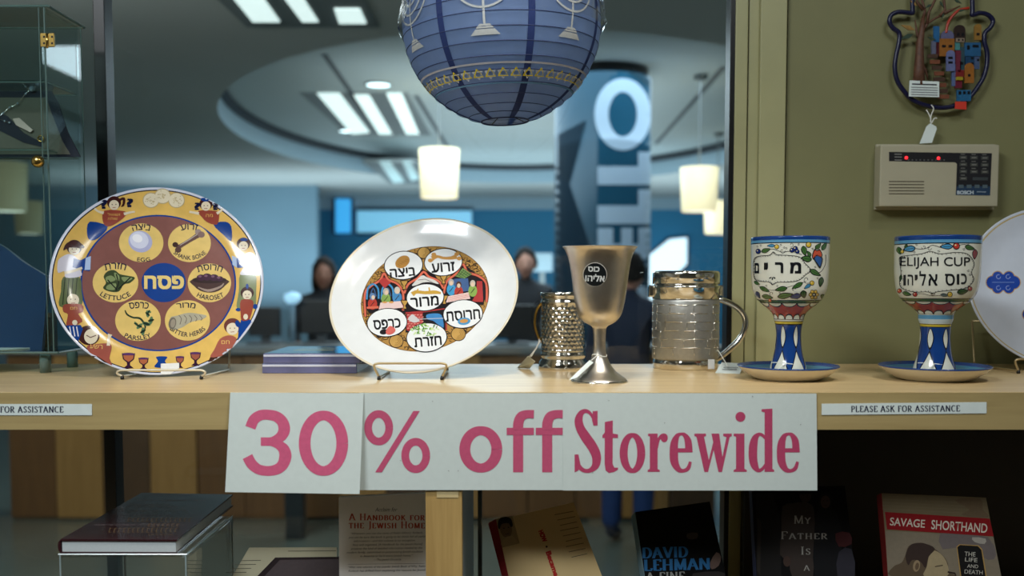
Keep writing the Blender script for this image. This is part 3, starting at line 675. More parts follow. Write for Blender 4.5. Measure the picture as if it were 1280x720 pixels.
P.text(H('כרפס'), 336, 436, 404, 458, INKB, 2, .012, arc=160); P.text('PARSLEY', 320, 553, 412, 569, INKB, 2, .012, arc=-95)
P.text(H('מרור'), 500, 438, 566, 456, INKB, 2, .012, arc=160); P.text('BITTER HERBS', 476, 541, 602, 557, INKB, 2, .012, arc=-82)
# egg, bone, lettuce, bowl, parsley, horseradish
P.ell(375, 227, 42, 37, (176, 178, 214), 2, 20); P.ell(371, 222, 33, 29, (214, 216, 236), 3, 20); P.ell(365, 216, 18, 14, (240, 240, 248), 4, 20)
P.line([(500, 250), (515, 242), (545, 224), (575, 205)], [20, 14, 13, 18], (98, 70, 66), 2, 4)
for a in ((496, 238, 10, (60, 36, 34)), (506, 256, 11, (88, 62, 58)), (575, 194, 11, (150, 130, 126)), (586, 203, 12, (128, 100, 96))): P.ell(a[0], a[1], a[2], a[2]*.9, a[3], 3)
P.line([(512, 240), (545, 220), (572, 202)], [3, 4, 3], (176, 160, 154), 4)
P.poly([(248, 348), (262, 330), (285, 326), (305, 340), (330, 345), (356, 352), (340, 370), (318, 376), (300, 400), (268, 400), (246, 388), (256, 370)], (58, 72, 44), 2, 4)
for pts in ([(255, 352), (275, 345), (290, 360), (262, 368)], [(285, 334), (302, 346), (300, 366), (288, 352)], [(310, 350), (348, 354), (322, 368)], [(262, 378), (290, 372), (286, 394), (258, 392)]): P.poly(pts, (128, 144, 96), 3, 3)
for a in ([(290, 398), (300, 370), (292, 340)], [(296, 396), (262, 360)], [(298, 392), (340, 352)]): P.line(a, 4, (26, 34, 26), 4)
P.poly([(552, 360), (676, 360), (668, 380), (645, 398), (614, 404), (584, 398), (562, 382)], (74, 52, 50), 2, 3); P.ell(614, 360, 60, 12, (50, 34, 36), 3)
P.line([(575, 385), (610, 397), (650, 385), (664, 372)], [3, 9, 7, 3], (160, 140, 130), 3, 4)
for a in ((585, 352, 15), (606, 350, 17), (630, 352, 16), (650, 356, 12)): P.ell(a[0], a[1], a[2], a[2]*.72, (66, 36, 60), 4); P.ell(a[0]-4, a[1]-4, 6, 4, (120, 84, 110), 5)
P.line([(322, 465), (330, 480), (350, 490), (375, 494), (392, 520), (385, 540)], [4, 6, 6, 7, 6, 3], (40, 60, 44), 2, 5)
for x, y, r in ((400, 478, 12), (412, 500, 14), (396, 512, 15), (372, 520, 13), (384, 538, 14), (404, 470, 9), (360, 512, 9)):
    P.ell(x, y, r, r*.45, (86, 120, 86), 3, random.randint(0, 180)); P.ell(x, y, r*.8, r*.3, (30, 48, 36), 4, random.randint(0, 180))
P.poly([(480, 490), (500, 484), (540, 474), (580, 478), (604, 484), (590, 496), (550, 506), (520, 524), (490, 532), (474, 516)], (176, 170, 150), 2, 4); P.ell(486, 510, 13, 21, (120, 112, 100), 3, 10); P.ell(488, 510, 8, 15, (160, 150, 134), 4, 10)
for x in (512, 530, 548, 566, 584): P.line([(x-4, 482), (x+5, 494), (x, 514-(x-512)*.2)], 2.5, (116, 106, 94), 3, 3)
# border figures
def fig_head(x, y, r, hair, tilt=0, long=0):
    P.ell(x, y-r*.2, r*1.35, r*1.25, hair, 2, tilt);
    if long: P.ell(x-r*.9, y+r*.6, r*.5, r, hair, 2); P.ell(x+r*.9, y+r*.6, r*.5, r, hair, 2)
    P.ell(x, y+r*.25, r*.95, r*.95, SKN, 3, tilt)
    P.ell(x-r*.35, y+r*.15, 1.8, 1.8, (60, 40, 40), 4); P.ell(x+r*.35, y+r*.15, 1.8, 1.8, (60, 40, 40), 4); P.line([(x-r*.3, y+r*.75), (x+r*.3, y+r*.72)], 2, (150, 70, 66), 4)
TANM = (232, 222, 196)
for x, y in ((412, 84), (452, 70), (500, 84)):
    P.ell(x, y, 29, 27, (190, 172, 130), 2); P.ell(x, y, 26, 24, TANM, 3)
    for k in range(22): a = random.random()*6.28; q = random.random()*.85; P.ell(x+25*q*cos(a), y+23*q*sin(a), 2, 2, (196, 180, 140), 4, n=6)
# girl with question marks
P.poly([(200, 158), (262, 175), (230, 215), (200, 222), (190, 195)], BLU, 2, 3); P.poly([(250, 120), (320, 122), (322, 140), (290, 165), (262, 175), (246, 160)], RED, 3, 3)
P.line([(248, 128), (228, 122), (216, 112)], [10, 7, 8], SKN, 3, 4); P.line([(318, 132), (340, 126), (356, 124)], [10, 7, 6], SKN, 3, 4)
fig_head(284, 96, 18, HR); P.line([(302, 84), (318, 78), (316, 100), (308, 106)], [8, 9, 8, 3], HR, 2, 4); P.text('?', 240, 82, 260, 114, INKB, 3, .04); P.text('?', 328, 78, 350, 108, INKB, 3, .04)
P.text(H('ושואל'), 262, 128, 304, 138, (222, 176, 96), 4); P.text(H('שאלות'), 262, 142, 296, 152, (222, 176, 96), 4)
# boy with question marks
P.poly([(628, 168), (668, 158), (690, 175), (690, 225), (664, 205)], BLU, 2, 3); P.poly([(576, 120), (640, 122), (648, 140), (640, 168), (610, 162), (590, 145)], RED, 3, 3)
P.line([(578, 130), (556, 126), (545, 124)], [10, 7, 8], SKN, 3, 4); P.line([(640, 130), (652, 122), (660, 114)], [10, 7, 8], SKN, 3, 4)
fig_head(602, 100, 17, HR); P.ell(598, 82, 14, 6, BLU, 4, 10); P.text('?', 562, 92, 584, 118, INKB, 3, .04); P.text('?', 626, 92, 648, 118, INKB, 3, .04); P.text(H('מה'), 602, 132, 626, 142, (222, 176, 96), 4)
# reading woman left, man right
P.poly([(108, 350), (164, 350), (172, 400), (174, 440), (140, 455), (94, 450), (100, 400)], (96, 108, 70), 2, 3)
for x in (110, 124, 138, 152): P.line([(x+4, 354), (x, 400), (x-4, 446)], 3.5, (46, 58, 38), 3)
P.poly([(96, 285), (130, 270), (160, 290), (158, 310), (172, 345), (118, 352), (112, 330), (90, 335), (88, 305)], (212, 208, 222), 3, 4)
P.poly([(144, 285), (168, 292), (192, 280), (204, 282), (200, 330), (176, 326), (140, 316)], BLU, 4, 0); P.poly([(186, 284), (204, 278), (202, 325), (182, 326)], (176, 196, 230), 5); P.line([(112, 336), (140, 330), (174, 318)], [10, 9, 8], SKN, 5, 4); fig_head(146, 250, 20, HR); P.poly([(108, 258), (120, 232), (150, 226), (176, 238), (178, 250), (130, 248)], HR, 4, 3)
P.poly([(722, 338), (772, 338), (776, 400), (770, 458), (722, 462), (708, 450), (716, 400)], (124, 134, 96), 2, 3)
P.poly([(728, 280), (750, 264), (770, 272), (776, 300), (772, 338), (722, 342), (730, 322), (744, 310), (728, 300)], (220, 218, 226), 3, 4)
P.poly([(696, 284), (712, 284), (740, 280), (744, 310), (726, 318), (712, 318), (694, 306)], BLU, 4); P.poly([(692, 276), (708, 282), (710, 318), (694, 308)], (176, 196, 230), 5); P.line([(742, 318), (728, 306), (718, 302)], [9, 8, 7], SKN, 5, 4); fig_head(732, 238, 17, HR); P.ell(734, 220, 13, 6, BLU, 4)
# children below
P.poly([(112, 445), (172, 445), (176, 470), (160, 478), (174, 505), (120, 522), (124, 480), (108, 470)], RED, 4, 3); fig_head(142, 424, 22, HR, 0, 1); P.poly([(118, 518), (168, 516), (176, 530), (160, 572), (146, 560)], BLU, 4, 0)
for x in (130, 142, 154): P.line([(x, 522), (x+6, 556)], 4, (220, 220, 230), 5)
P.ell(148, 508, 9, 9, SKN, 5); P.text(H('תם'), 132, 454, 156, 463, (222, 176, 96), 5)
P.poly([(190, 590), (225, 582), (262, 580), (276, 592), (268, 632), (276, 656), (232, 628), (200, 612)], (160, 84, 72), 4, 3); P.ell(196, 552, 38, 34, HR, 3, 10); P.ell(204, 556, 24, 26, SKN, 5, 10); P.line([(188, 552), (202, 560), (222, 552)], 3, (90, 50, 44), 6); P.line([(264, 588), (266, 565), (270, 548)], [12, 9, 16], SKN, 5, 3); P.text(H('רשע'), 200, 584, 244, 598, (228, 190, 110), 5, 0, 4)
P.poly([(206, 622), (268, 632), (280, 662), (242, 648)], (66, 40, 34), 3)
P.poly([(724, 430), (762, 430), (766, 450), (756, 490), (746, 500), (726, 500), (722, 470)], RED, 5, 3); fig_head(745, 408, 17, HR); P.ell(745, 382, 5, 9, BLU, 3); P.ell(714, 463, 9, 6, BLU, 3); P.ell(773, 452, 8, 9, BLU, 3)
P.poly([(724, 498), (752, 494), (760, 505), (734, 540), (712, 570), (716, 530)], BLU, 4, 0); P.ell(740, 488, 8, 10, SKN, 6)
P.poly([(650, 565), (680, 552), (706, 560), (702, 580), (668, 618), (618, 628), (632, 600)], (166, 92, 78), 4, 3); fig_head(694, 524, 22, (110, 60, 52)); P.ell(712, 512, 8, 12, BLU, 5, -20); P.text(H('תם'), 656, 570, 684, 582, (228, 190, 110), 5)
P.poly([(618, 626), (650, 618), (630, 645), (606, 650)], (66, 40, 34), 3)
def cup_icon(x, y, w, h, c, rim=(88, 50, 100)):
    P.poly([(x-w*.5, y-h*.5), (x+w*.5, y-h*.5), (x+w*.42, y-h*.1), (x+w*.12, y+h*.12), (x+w*.12, y+h*.3), (x+w*.4, y+h*.5), (x-w*.4, y+h*.5), (x-w*.12, y+h*.3), (x-w*.12, y+h*.12), (x-w*.42, y-h*.1)], (52, 24, 50), 3); P.poly([(x-w*.4, y-h*.36), (x+w*.4, y-h*.36), (x+w*.32, y-h*.1), (x, y+h*.08), (x-w*.32, y-h*.1)], c, 4); P.ell(x, y-h*.44, w*.5, h*.09, rim, 5)
cup_icon(334, 640, 46, 52, (176, 100, 66)); cup_icon(386, 650, 36, 40, (176, 100, 66)); cup_icon(512, 645, 30, 40, (160, 90, 70)); cup_icon(566, 634, 38, 46, (160, 90, 70))
P.poly([(430, 626), (468, 626), (460, 642), (470, 662), (424, 662), (436, 642)], BLU, 3, 3)
P.build('picture_print', bvh_map(pm1), glaze, ch_(t1, 'dish'), 4, eps=.00011)
pmp = Paint(); pmp.poly([(201, 455), (224, 454), (224, 467.5), (201, 468)], (232, 230, 226), 6)
pmp.build('price_sticker', bvh_map(pm1), ink, ch_(t1, 'dish'), 8)
plate_stand(147, 257, 1.352, on_y(200, 463, 1.35).z, 1.485, 'white wire stand holding the yellow and brown illustrated plate', WIREW)

# ---- white seder plate (centre)
M2 = plate_frame(-.1275, 1.433, 1.4838, 37.03, 8.35)
GLD, BKK = (176, 134, 72), (36, 32, 36)
t2, pm2, g2 = plate(.1375, M2, .014, .70, [(.682, 1), (.976, 0), (2, 2)], [WHITE, glaze(GLD), glaze((222, 212, 188))], 'white seder plate with a medieval-style picture medallion on a gold wire stand')
P = Paint(crop(400, 260, 3.273)); WH = (229, 231, 231); SAL = (206, 104, 82); REDM = (170, 60, 60); LBL = (70, 140, 190)
MDX = lambda r, a: (429+262*r*cos(a)+8*r*sin(a), 371+216*r*sin(a)-22*r*cos(a))
Q = Paint()
for k in range(420):
    a = random.random()*2*pi; r = random.uniform(72, 90.5); x, y = r*cos(a), r*sin(a); w_ = random.uniform(2.0, 4.2); a0 = random.randint(0, 360)
    Q.ring(x, y, w_, w_*.8, random.uniform(.7, 1.3), BKK if k % 3 else (112, 78, 38), 1, 0, 9, a0, a0+random.randint(150, 290))
for k in range(200):
    a = random.random()*2*pi; r = random.uniform(72, 91); Q.ell(r*cos(a), r*sin(a), random.uniform(.8, 1.8), random.uniform(.5, .9), BKK, 1, random.randint(0, 180), 8)
Q.ring(0, 0, 93.2, 93.2, .9, (110, 76, 36), 2, n=90)
Q.build('scroll_print', lambda x, y, l: M2 @ Vector((x/1000, y/1000, g2(sqrt(x*x+y*y)/1000)+l)), glaze, ch_(t2, 'dish'), 6, .00006)
for x, y, r in ((425, 184, 24), (566, 516, 28), (312, 545, 27)):
    P.ell(x, y, r+3, r+1, BKK, 2); P.ell(x, y, r, r-2, (190, 150, 84), 3)
    for q in (.35, .6, .85): P.ring(x, y, r*q, r*q*.9, 1.6, (120, 84, 40), 4, 0, 16, -70, 110)
P.poly([(185, 345), (230, 300), (262, 268), (300, 300), (345, 338), (360, 300), (420, 250), (470, 275), (505, 320), (545, 262), (585, 228), (630, 262), (676, 300), (686, 340), (668, 395), (515, 420), (515, 500), (350, 510), (350, 435), (200, 430), (182, 400)], BKK, 2)
for w_, c_, l_ in ((13, (60, 24, 24), 3), (8.5, SAL, 4)):
    P.line([(186, 445), (184, 350), (212, 318), (246, 296), (262, 268), (280, 294), (318, 312), (340, 350), (340, 420)], w_, c_, l_, 4)
    P.line([(345, 350), (362, 312), (400, 288), (424, 262), (446, 282), (486, 300), (505, 330)], w_, c_, l_, 4)
    P.line([(507, 350), (520, 300), (556, 270), (584, 230), (604, 262), (650, 280), (680, 310), (682, 385)], w_, c_, l_, 4)
P.line([(350, 430), (430, 424), (515, 412), (517, 500)], 6, REDM, 4)
# left scene
for x in (218, 278): P.line([(x-26, 375), (x-22, 330), (x, 312), (x+20, 332), (x+22, 372)], 7, LBL, 5, 3); P.line([(x-14, 365), (x, 328), (x+12, 362)], 5, (60, 90, 130), 5, 3)
P.poly([(240, 300), (262, 284), (290, 306), (264, 330)], REDM, 5)
for x, y, c, hc in ((215, 385, (176, 64, 54), (90, 120, 160)), (270, 365, (130, 160, 84), (176, 168, 160)), (316, 360, (70, 130, 180), (190, 184, 176))):
    P.ell(x, y+8, 19, 24, c, 6); P.ell(x, y-22, 12, 15, hc, 7); P.ell(x+3, y-18, 7, 9, (216, 190, 164), 8); P.line([(x-8, y+18), (x+8, y-2)], 2.5, (50, 40, 44), 8)
P.poly([(248, 388), (330, 382), (342, 408), (240, 420)], (224, 196, 192), 7); 
for x in (265, 292): P.ell(x, 387, 10, 4, (206, 150, 84), 8)
P.poly([(192, 405), (240, 402), (240, 412), (192, 414)], SAL, 7)
# right scene
P.poly([(552, 280), (584, 246), (622, 272), (590, 290)], (110, 140, 80), 5)
for k in range(5):
    P.line([(556+k*13, 280-k*1.5), (580+k*9, 250+k*5)], 2, (50, 66, 44), 6); P.line([(560+k*8, 272-k*6), (590+k*8, 290-k*5)], 2, (50, 66, 44), 6)
P.poly([(524, 300), (556, 290), (606, 288), (612, 340), (524, 350)], (70, 96, 140), 5)
for x, y, c, hc in ((537, 325, (70, 150, 196), (170, 164, 158)), (568, 335, (176, 64, 54), (84, 60, 52)), (625, 330, (136, 166, 84), (186, 178, 166))):
    P.ell(x, y+10, 18, 24, c, 6); P.ell(x, y-20, 11, 14, hc, 7); P.ell(x, y-16, 7, 9, (216, 190, 164), 8); P.line([(x-8, y+20), (x+8, y)], 2.5, (50, 40, 44), 8)
P.poly([(642, 300), (664, 300), (668, 385), (620, 385), (640, 350)], REDM, 5); P.poly([(524, 362), (608, 346), (615, 372), (516, 388)], (226, 202, 196), 7)
for k in range(4): P.line([(522, 368+k*5), (612, 352+k*5)], 1.4, (206, 110, 100), 8)
# hare, hunter, bricks
P.poly([(376, 318), (400, 290), (420, 276), (438, 284), (470, 296), (486, 312), (452, 304), (420, 306), (396, 316)], (206, 204, 200), 5, 3); P.line([(400, 296), (430, 292), (460, 304)], 2, (70, 70, 74), 6)
P.poly([(354, 434), (420, 428), (420, 486), (384, 512), (354, 500)], REDM, 5)
for j in range(7):
    for k in range(5): P.poly([(357+k*13+(j % 2)*6, 437+j*9), (366+k*13+(j % 2)*6, 436+j*9), (366+k*13+(j % 2)*6, 440+j*9), (357+k*13+(j % 2)*6, 441+j*9)], (214, 140, 130), 6)
P.poly([(360, 455), (378, 436), (390, 444), (408, 462), (384, 470)], (200, 196, 196), 7, 3); P.line([(395, 456), (505, 452)], 2.5, (190, 190, 194), 7)
P.poly([(436, 438), (470, 432), (498, 440), (506, 490), (484, 478), (462, 462), (440, 456)], (66, 130, 186), 6, 3)
def gob(x, y, s_):
    P.poly([(x-17*s_, y-17*s_), (x+17*s_, y-17*s_), (x+10*s_, y), (x+4*s_, y+5*s_), (x+10*s_, y+20*s_), (x-10*s_, y+20*s_), (x-4*s_, y+5*s_), (x-10*s_, y)], BKK, 7); P.poly([(x-13*s_, y-14*s_), (x+13*s_, y-14*s_), (x+7*s_, y-2*s_), (x+2*s_, y+5*s_), (x+6*s_, y+17*s_), (x-6*s_, y+17*s_), (x-2*s_, y+5*s_), (x-7*s_, y-2*s_)], (186, 146, 76), 8)
for x, y in ((345, 315), (347, 395), (506, 292), (509, 375)): gob(x, y, 1.05)
for x, y, rx, ry in ((342, 236, 77, 56), (505, 223, 76, 54), (431, 367, 75, 53), (585, 435, 79, 56), (275, 470, 80, 56), (437, 531, 81, 57)):
    P.ell(x, y, rx+3.5, ry+3.5, BKK, 8, -5, 44); P.ell(x, y, rx, ry, WH, 9, -5, 44)
BK = (24, 24, 28)
for s_, b in (('ביצה', (286, 247, 392, 283)), ('זרוע', (456, 225, 552, 263)), ('מרור', (371, 364, 486, 404)), ('חרוסת', (514, 420, 656, 462)), ('כרפס', (219, 456, 330, 496)), ('חזרת', (385, 528, 498, 567))): P.text(H(s_), *b, BK, 10, .022, -5)
P.ell(338, 222, 32, 23, (176, 128, 66), 10, -35); 
for k in range(5): P.line([(318+k*8, 232-k*5), (330+k*8, 238-k*6)], 1.5, (130, 88, 40), 11)
P.line([(458, 208), (480, 200), (505, 206), (535, 206), (560, 200)], [22, 12, 11, 13, 20], (196, 144, 78), 10, 4)
for x, y in ((452, 216), (466, 192), (560, 190), (570, 208)): P.ell(x, y, 10, 8, (196, 144, 78), 10)
P.line([(378, 355), (395, 345), (430, 348), (470, 346), (495, 350)], [20, 14, 13, 15, 8], (196, 156, 70), 10, 4); P.line([(395, 348), (402, 332)], [9, 5], (196, 156, 70), 10); P.line([(450, 346), (446, 326)], [9, 5], (196, 156, 70), 10)
P.ell(590, 465, 26, 15, (80, 150, 196), 11, -6); P.ell(589, 464, 17, 8, (206, 150, 84), 12, -6)
P.ell(262, 508, 17, 11, (36, 32, 36), 11, -12); P.poly([(272, 500), (288, 484), (308, 496), (306, 510), (288, 520), (272, 516)], (208, 104, 96), 12, 4)
for k in range(46):
    a = random.random()*6.28; q = sqrt(random.random()); P.ell(430+56*q*cos(a), 500+26*q*sin(a), random.uniform(5, 9), random.uniform(2, 4), random.choice([(120, 166, 80), (168, 200, 130), (84, 130, 60), (200, 220, 160)]), 10+k % 3, random.randint(0, 180), 8)
P.build('picture_print', bvh_map(pm2), glaze, ch_(t2, 'dish'), 3.5, eps=.00009)
plate_stand(468, 558, 1.345, on_y(500, 454.5, 1.343).z, 1.46, 'gold wire stand holding the white picture-medallion plate', WIREG)

# ---- white plate with blue ornaments (right)
M3 = plate_frame(.824, 1.46+.131*sin(radians(22)), ZS+.005+.131*cos(radians(22)), 22, 8)
t3, pm3, g3 = plate(.131, M3, .010, .72, [(.955, 0), (.97, 1), (2, 0)], [glaze((200, 206, 218)), glaze((190, 168, 110))], 'white plate with small blue ornaments at the right edge behind a painted cup', group='x')
def ornament(P, x, y, sc):
    for q, c_, l in ((1.0, (190, 150, 80), 1), (.93, (26, 66, 160), 2)):
        for dx, dy, r in ((-13, 0, 8), (13, 0, 8), (-7, -7, 6.5), (7, -7, 6.5), (-7, 7, 6.5), (7, 7, 6.5)): P.ell(x+dx*sc, y+dy*sc, (r+(q-.93)*14)*sc, (r+(q-.93)*14)*sc, c_, l, n=20)
        P.ell(x, y, 13*sc, 10*sc, c_, l)
    for dx, dy in ((-6, -7), (6, -7), (-6, 7), (6, 7)): P.ring(x+dx*sc, y+dy*sc, 2.6*sc, 2.6*sc, .7, (150, 170, 220), 3, 0, 12, 0, 300)
    P.line([(x-14*sc, y), (x+14*sc, y)], .8, (110, 140, 200), 3)
P = Paint(); ornament(P, 1254, 353, 1.0); P.build('blue_ornament', bvh_map(pm3), glaze, ch_(t3, 'dish'), 4)
P = Paint(); ornament(P, 1297, 393, .9); P.build('blue_ornament', bvh_map(pm3), glaze, ch_(t3, 'dish'), 4)
plate_stand(1268, 1350, 1.437, on_y(1300, 449, 1.437).z, 1.575, 'gold wire stand under the white plate at the right edge', WIREG)

# ------------------------------------------------------------------ revolved pieces measured in the photograph
def px_prof(pts, cx, D):          # [(radius px, y px)] -> [(r, z)]
    out = []
    for r, y in pts:
        p = on_y(cx, y, D); dcam = (p-CAM).dot(Vector((0, CP, -SP))); out.append((r*dcam/FPX, p.z))
    return out
def cyl_map(prof, c):             # x = angle*1000*.05 (mm at 50 mm), y = z in mm above shelf
    pr = sorted([(z, r) for r, z in prof])
    def f(x, y, l):
        z = ZS+y/1000; th = x/50
        if z < pr[0][0] or z > pr[-1][0]: return None
        r = pr[-1][1]; sl = 0
        for (z0, r0), (z1, r1) in zip(pr, pr[1:]):
            if z0 <= z <= z1 and z1 > z0: r = r0+(r1-r0)*(z-z0)/(z1-z0); sl = (r1-r0)/(z1-z0); break
        k = 1/sqrt(1+sl*sl); R = r+l*k
        return Vector((c.x+R*sin(th), c.y-R*cos(th), z-l*k*sl))
    return f
def string_tag(parent, ring_c, ring_r, path, card, m=None, writing=0):
    """cotton loop, string and small card: children of the thing they are tied to"""
    if ring_c is not None:
        MB().tube([ring_c+Vector((ring_r*cos(a), ring_r*sin(a), .0015*sin(2*a))) for a in [2*pi*k/28 for k in range(28)]], .0008, 6, closed=True).build('string_loop', STRING, parent, True)
    if path: MB().tube(cr(path, 5), .0007, 6).build('string', STRING, parent, True)
    n = (card[1]-card[0]).cross(card[2]-card[0]).normalized()
    if n.y > 0: n = -n
    c = MB().prism(card, n*-.0004).build('price_tag', PAPER, parent)
    if writing:
        o = MB(); u = (card[1]-card[0]); v = (card[-1]-card[0])
        for k in range(writing):
            a = card[0]+u*.2+v*(.3+.4*k/max(1, writing)); b = card[0]+u*.8+v*(.33+.4*k/max(1, writing)); w_ = v*.05
            o.add([p+n*.0002 for p in (a, b, b+w_, a+w_)], [(0, 1, 2, 3)])
        o.build('tag_writing', ink((60, 64, 80)), c)
# ---- painted cups with saucers
LBU, CRM, YBD, GRN, RDD, BKL, CB = (96, 158, 196), (222, 222, 208), (210, 184, 60), (70, 96, 56), (176, 70, 46), (22, 24, 30), (22, 62, 128)
def painted_cup(cx, D, rim, prof, saucer, label, slabel, elijah):
    c = on_y(cx, 400, D); c = Vector((c.x, D, 0)); M = Matrix.Translation(c)
    pr = px_prof(prof, cx, D); pr = prof_smooth(pr, 5)
    foot = ZS+.0095
    pr = [(r, max(z, foot)) for r, z in pr]
    zt = pr[-1][1]
    zz = {k: on_y(cx, v, D).z for k, v in rim.items()}
    mats = [glaze(CRM), glaze(CB), glaze(LBU), glaze(BKL), glaze(YBD), glaze(RDD), glaze(GRN), glaze((200, 214, 216))]
    def zn(i):
        z = (pr[i][1]+pr[i+1][1])/2
        for lo, hi, k in bands:
            if zz[hi] <= z <= zz[lo]: return k
        return 0
    bands = [('a', 'b', 1), ('b', 'c', 2), ('c', 'd', 3), ('gt', 'gb', 6), ('gb', 'rb', 5), ('yt', 'yb', 4), ('yb', 'st', 3), ('st', 'sb', 1)]
    if elijah: bands += [('lt', 'lb', 2), ('lb', 'wb', 7)]
    # resample finely so zones have clean edges
    fine = []
    for (r0, z0), (r1, z1) in zip(pr, pr[1:]):
        k = max(1, int(abs(z1-z0)/.0006)); fine += [(r0+(r1-r0)*q/k, z0+(z1-z0)*q/k) for q in range(k)]
    pr = fine+[pr[-1]]
    outer = list(pr); inner = [(r-.004, z) for r, z in reversed(pr) if z > zz['gb']]
    full = outer+[(pr[-1][0]-.001, zt+.0012), (pr[-1][0]-.003, zt+.0008)]+inner+[(1e-6, inner[-1][1]-.003)]
    n0 = len(outer)
    mb = MB().lathe(full, 112, M, zones=lambda i: zn(i) if i < n0-1 else (1 if i < n0+6 else 0))
    t = empty('painted_goblet', (c.x, c.y, foot), label, 'cup'); mb.build('cup_body', mats, t, True)
    # outside map uses outer profile
    cm = cyl_map(outer, c)
    Z = lambda py: (on_y(cx, py, D).z-ZS)*1000
    P = Paint()
    # scallops above and below the red band, all round
    nsc = 12; st = 2*pi*50/nsc; r1 = (Z(rim['gb'])-Z(rim['rb']))
    for k in range(nsc):
        x = -pi*50+st*(k+.5)
        zt_, zb_ = Z(rim['gb']), Z(rim['rb'])
        P.ell(x, zt_, st*.5, r1*.26, BKL, 1, 0, 18, 180, 360); P.ell(x, zt_, st*.44, r1*.2, CRM, 2, 0, 18, 180, 360)
        P.ell(x, zb_, st*.5, r1*.34, BKL, 1, 0, 18, 0, 180); P.ell(x, zb_, st*.42, r1*.27, CRM, 2, 0, 18, 0, 180)
    for yy in (rim['gt'], rim['gb'], rim['rb'], rim['yt'], rim['yb']): P.line([(-pi*50+q*2*pi*50/60, Z(yy)) for q in range(61)], .55, BKL, 3)
    # stem: white diamonds and triangles
    zs_, ze_ = Z(rim['st']), Z(rim['sb'])+.5; hgt = zs_-ze_; ns_ = 6; st = 2*pi*50/ns_
    for k in range(ns_):
        x = -pi*50+st*(k+.32)
        P.poly([(x, zs_-.5), (x+12, zs_-hgt*.25), (x, zs_-hgt*.52), (x-12, zs_-hgt*.25)], BKL, 2, 4); P.poly([(x, zs_-2), (x+9, zs_-hgt*.25), (x, zs_-hgt*.47), (x-9, zs_-hgt*.25)], CRM, 3, 4)
        P.poly([(x, zs_-hgt*.52), (x+25, ze_), (x-25, ze_)], BKL, 2); P.poly([(x, zs_-hgt*.58), (x+22, ze_), (x-22, ze_)], CRM, 3)
    P.build('band_print', cm, glaze, ch_(t, 'cup_body'), 3.0)
    # saucer, a thing of its own
    scx, sr, sy, br = saucer; sc = on_y(scx, sy, D); k = sr*D/FPX
    hz = sc.z-ZS; sM = Matrix.Translation((c.x, c.y, ZS))
    sp = [(1e-6, .001), (k*.55, .001), (k*.58, 0), (k*.63, 0), (k*.72, hz*.18), (k*.88, hz*.55), (k*.985, hz*.93), (k, hz), (k*.985, hz+.001), (k*.93, hz*.82), (k*.8, hz*.62), (k*.6, hz*.5), (1e-6, hz*.5)]
    s_ = empty('saucer', (c.x, c.y, ZS), slabel, 'saucer')
    sp2 = [(r, min(z, .0093) if r < .8*k and i > 8 else z) for i, (r, z) in enumerate(sp)]
    MB().lathe(sp2, 96, sM, zones=lambda i: 0 if i < 6 else (1 if i < 9 else 2), cap=False).build('dish', [glaze((214, 206, 186)), glaze(CB), glaze((58, 120, 150))], s_, True)
    return t, mb, cm, Z, c
mi_, mbm, cmm, Zm, cm_c = painted_cup(986, 1.36, dict(a=297, b=301.5, c=304.5, d=305.7, gt=374.6, gb=378, rb=398.5, yt=401, yb=404.6, st=405.4, sb=463),
    [(22, 462), (21, 456), (18.5, 448), (16.5, 438), (15, 424), (15, 414), (16.5, 405), (18, 399), (19, 394), (24, 388), (33, 380), (40, 373), (45, 362), (46.8, 345), (47.3, 325), (47.8, 300), (47.6, 297.5)],
    (992, 62.5, 457, 38), 'painted ceramic goblet lettered only in Hebrew, nearer the window jamb', 'blue-rimmed saucer under the goblet lettered only in Hebrew', False)
el_, mbe, cme, Ze, el_c = painted_cup(1169.5, 1.355, dict(a=296, b=301.5, c=305, d=306.3, gt=372.6, gb=376, rb=392, lt=393, lb=398.5, wb=403.5, yt=404.6, yb=408, st=408.6, sb=463),
    [(25, 462), (23.5, 456), (21, 448), (19, 438), (17.6, 424), (17.6, 414), (18.5, 405), (20.5, 399), (21, 392), (25, 387), (33, 381), (41, 374), (47, 364), (50, 345), (50.6, 325), (51, 300), (50.8, 296.5)],
    (1168, 67, 457, 40), 'painted ceramic goblet with two-line lettering reading ELIJAH CUP', 'blue-rimmed saucer under the goblet reading ELIJAH CUP', True)
LF, LF2 = (70, 112, 56), (52, 84, 48)
def leaf(P, x, y, a, l, w, c=LF):
    a = radians(a); ca, sa = cos(a), sin(a); f = lambda u, v: (x+u*ca-v*sa, y+u*sa+v*ca)
    P.poly([f(*q) for q in ((0, 0), (l*.3, -w*.6), (l*.7, -w*.45), (l*1.05, 0), (l*.7, w*.5), (l*.3, w*.6))], BKL, 1, 3)
    P.poly([f(*q) for q in ((l*.08, 0), (l*.32, -w*.42), (l*.68, -w*.3), (l*.92, 0), (l*.68, w*.34), (l*.32, w*.42))], c, 2, 3); P.line([f(l*.15, 0), f(l*.8, 0)], w*.09, (34, 56, 34), 3)
def berry(P, x, y, r, c): P.ell(x, y, r, r, BKL, 3, n=16); P.ell(x, y, r*.78, r*.78, c, 4, n=16); P.ell(x-r*.25, y-r*.25, r*.25, r*.25, (236, 220, 170), 5, n=8)
def swirl(P, x, y, r, a, sgn=1, w=4):
    P.line([(x+r*(1-k/16)*cos(a+sgn*k*.42), y+r*(1-k/16)*sin(a+sgn*k*.42)) for k in range(15)], w, BKL, 1)
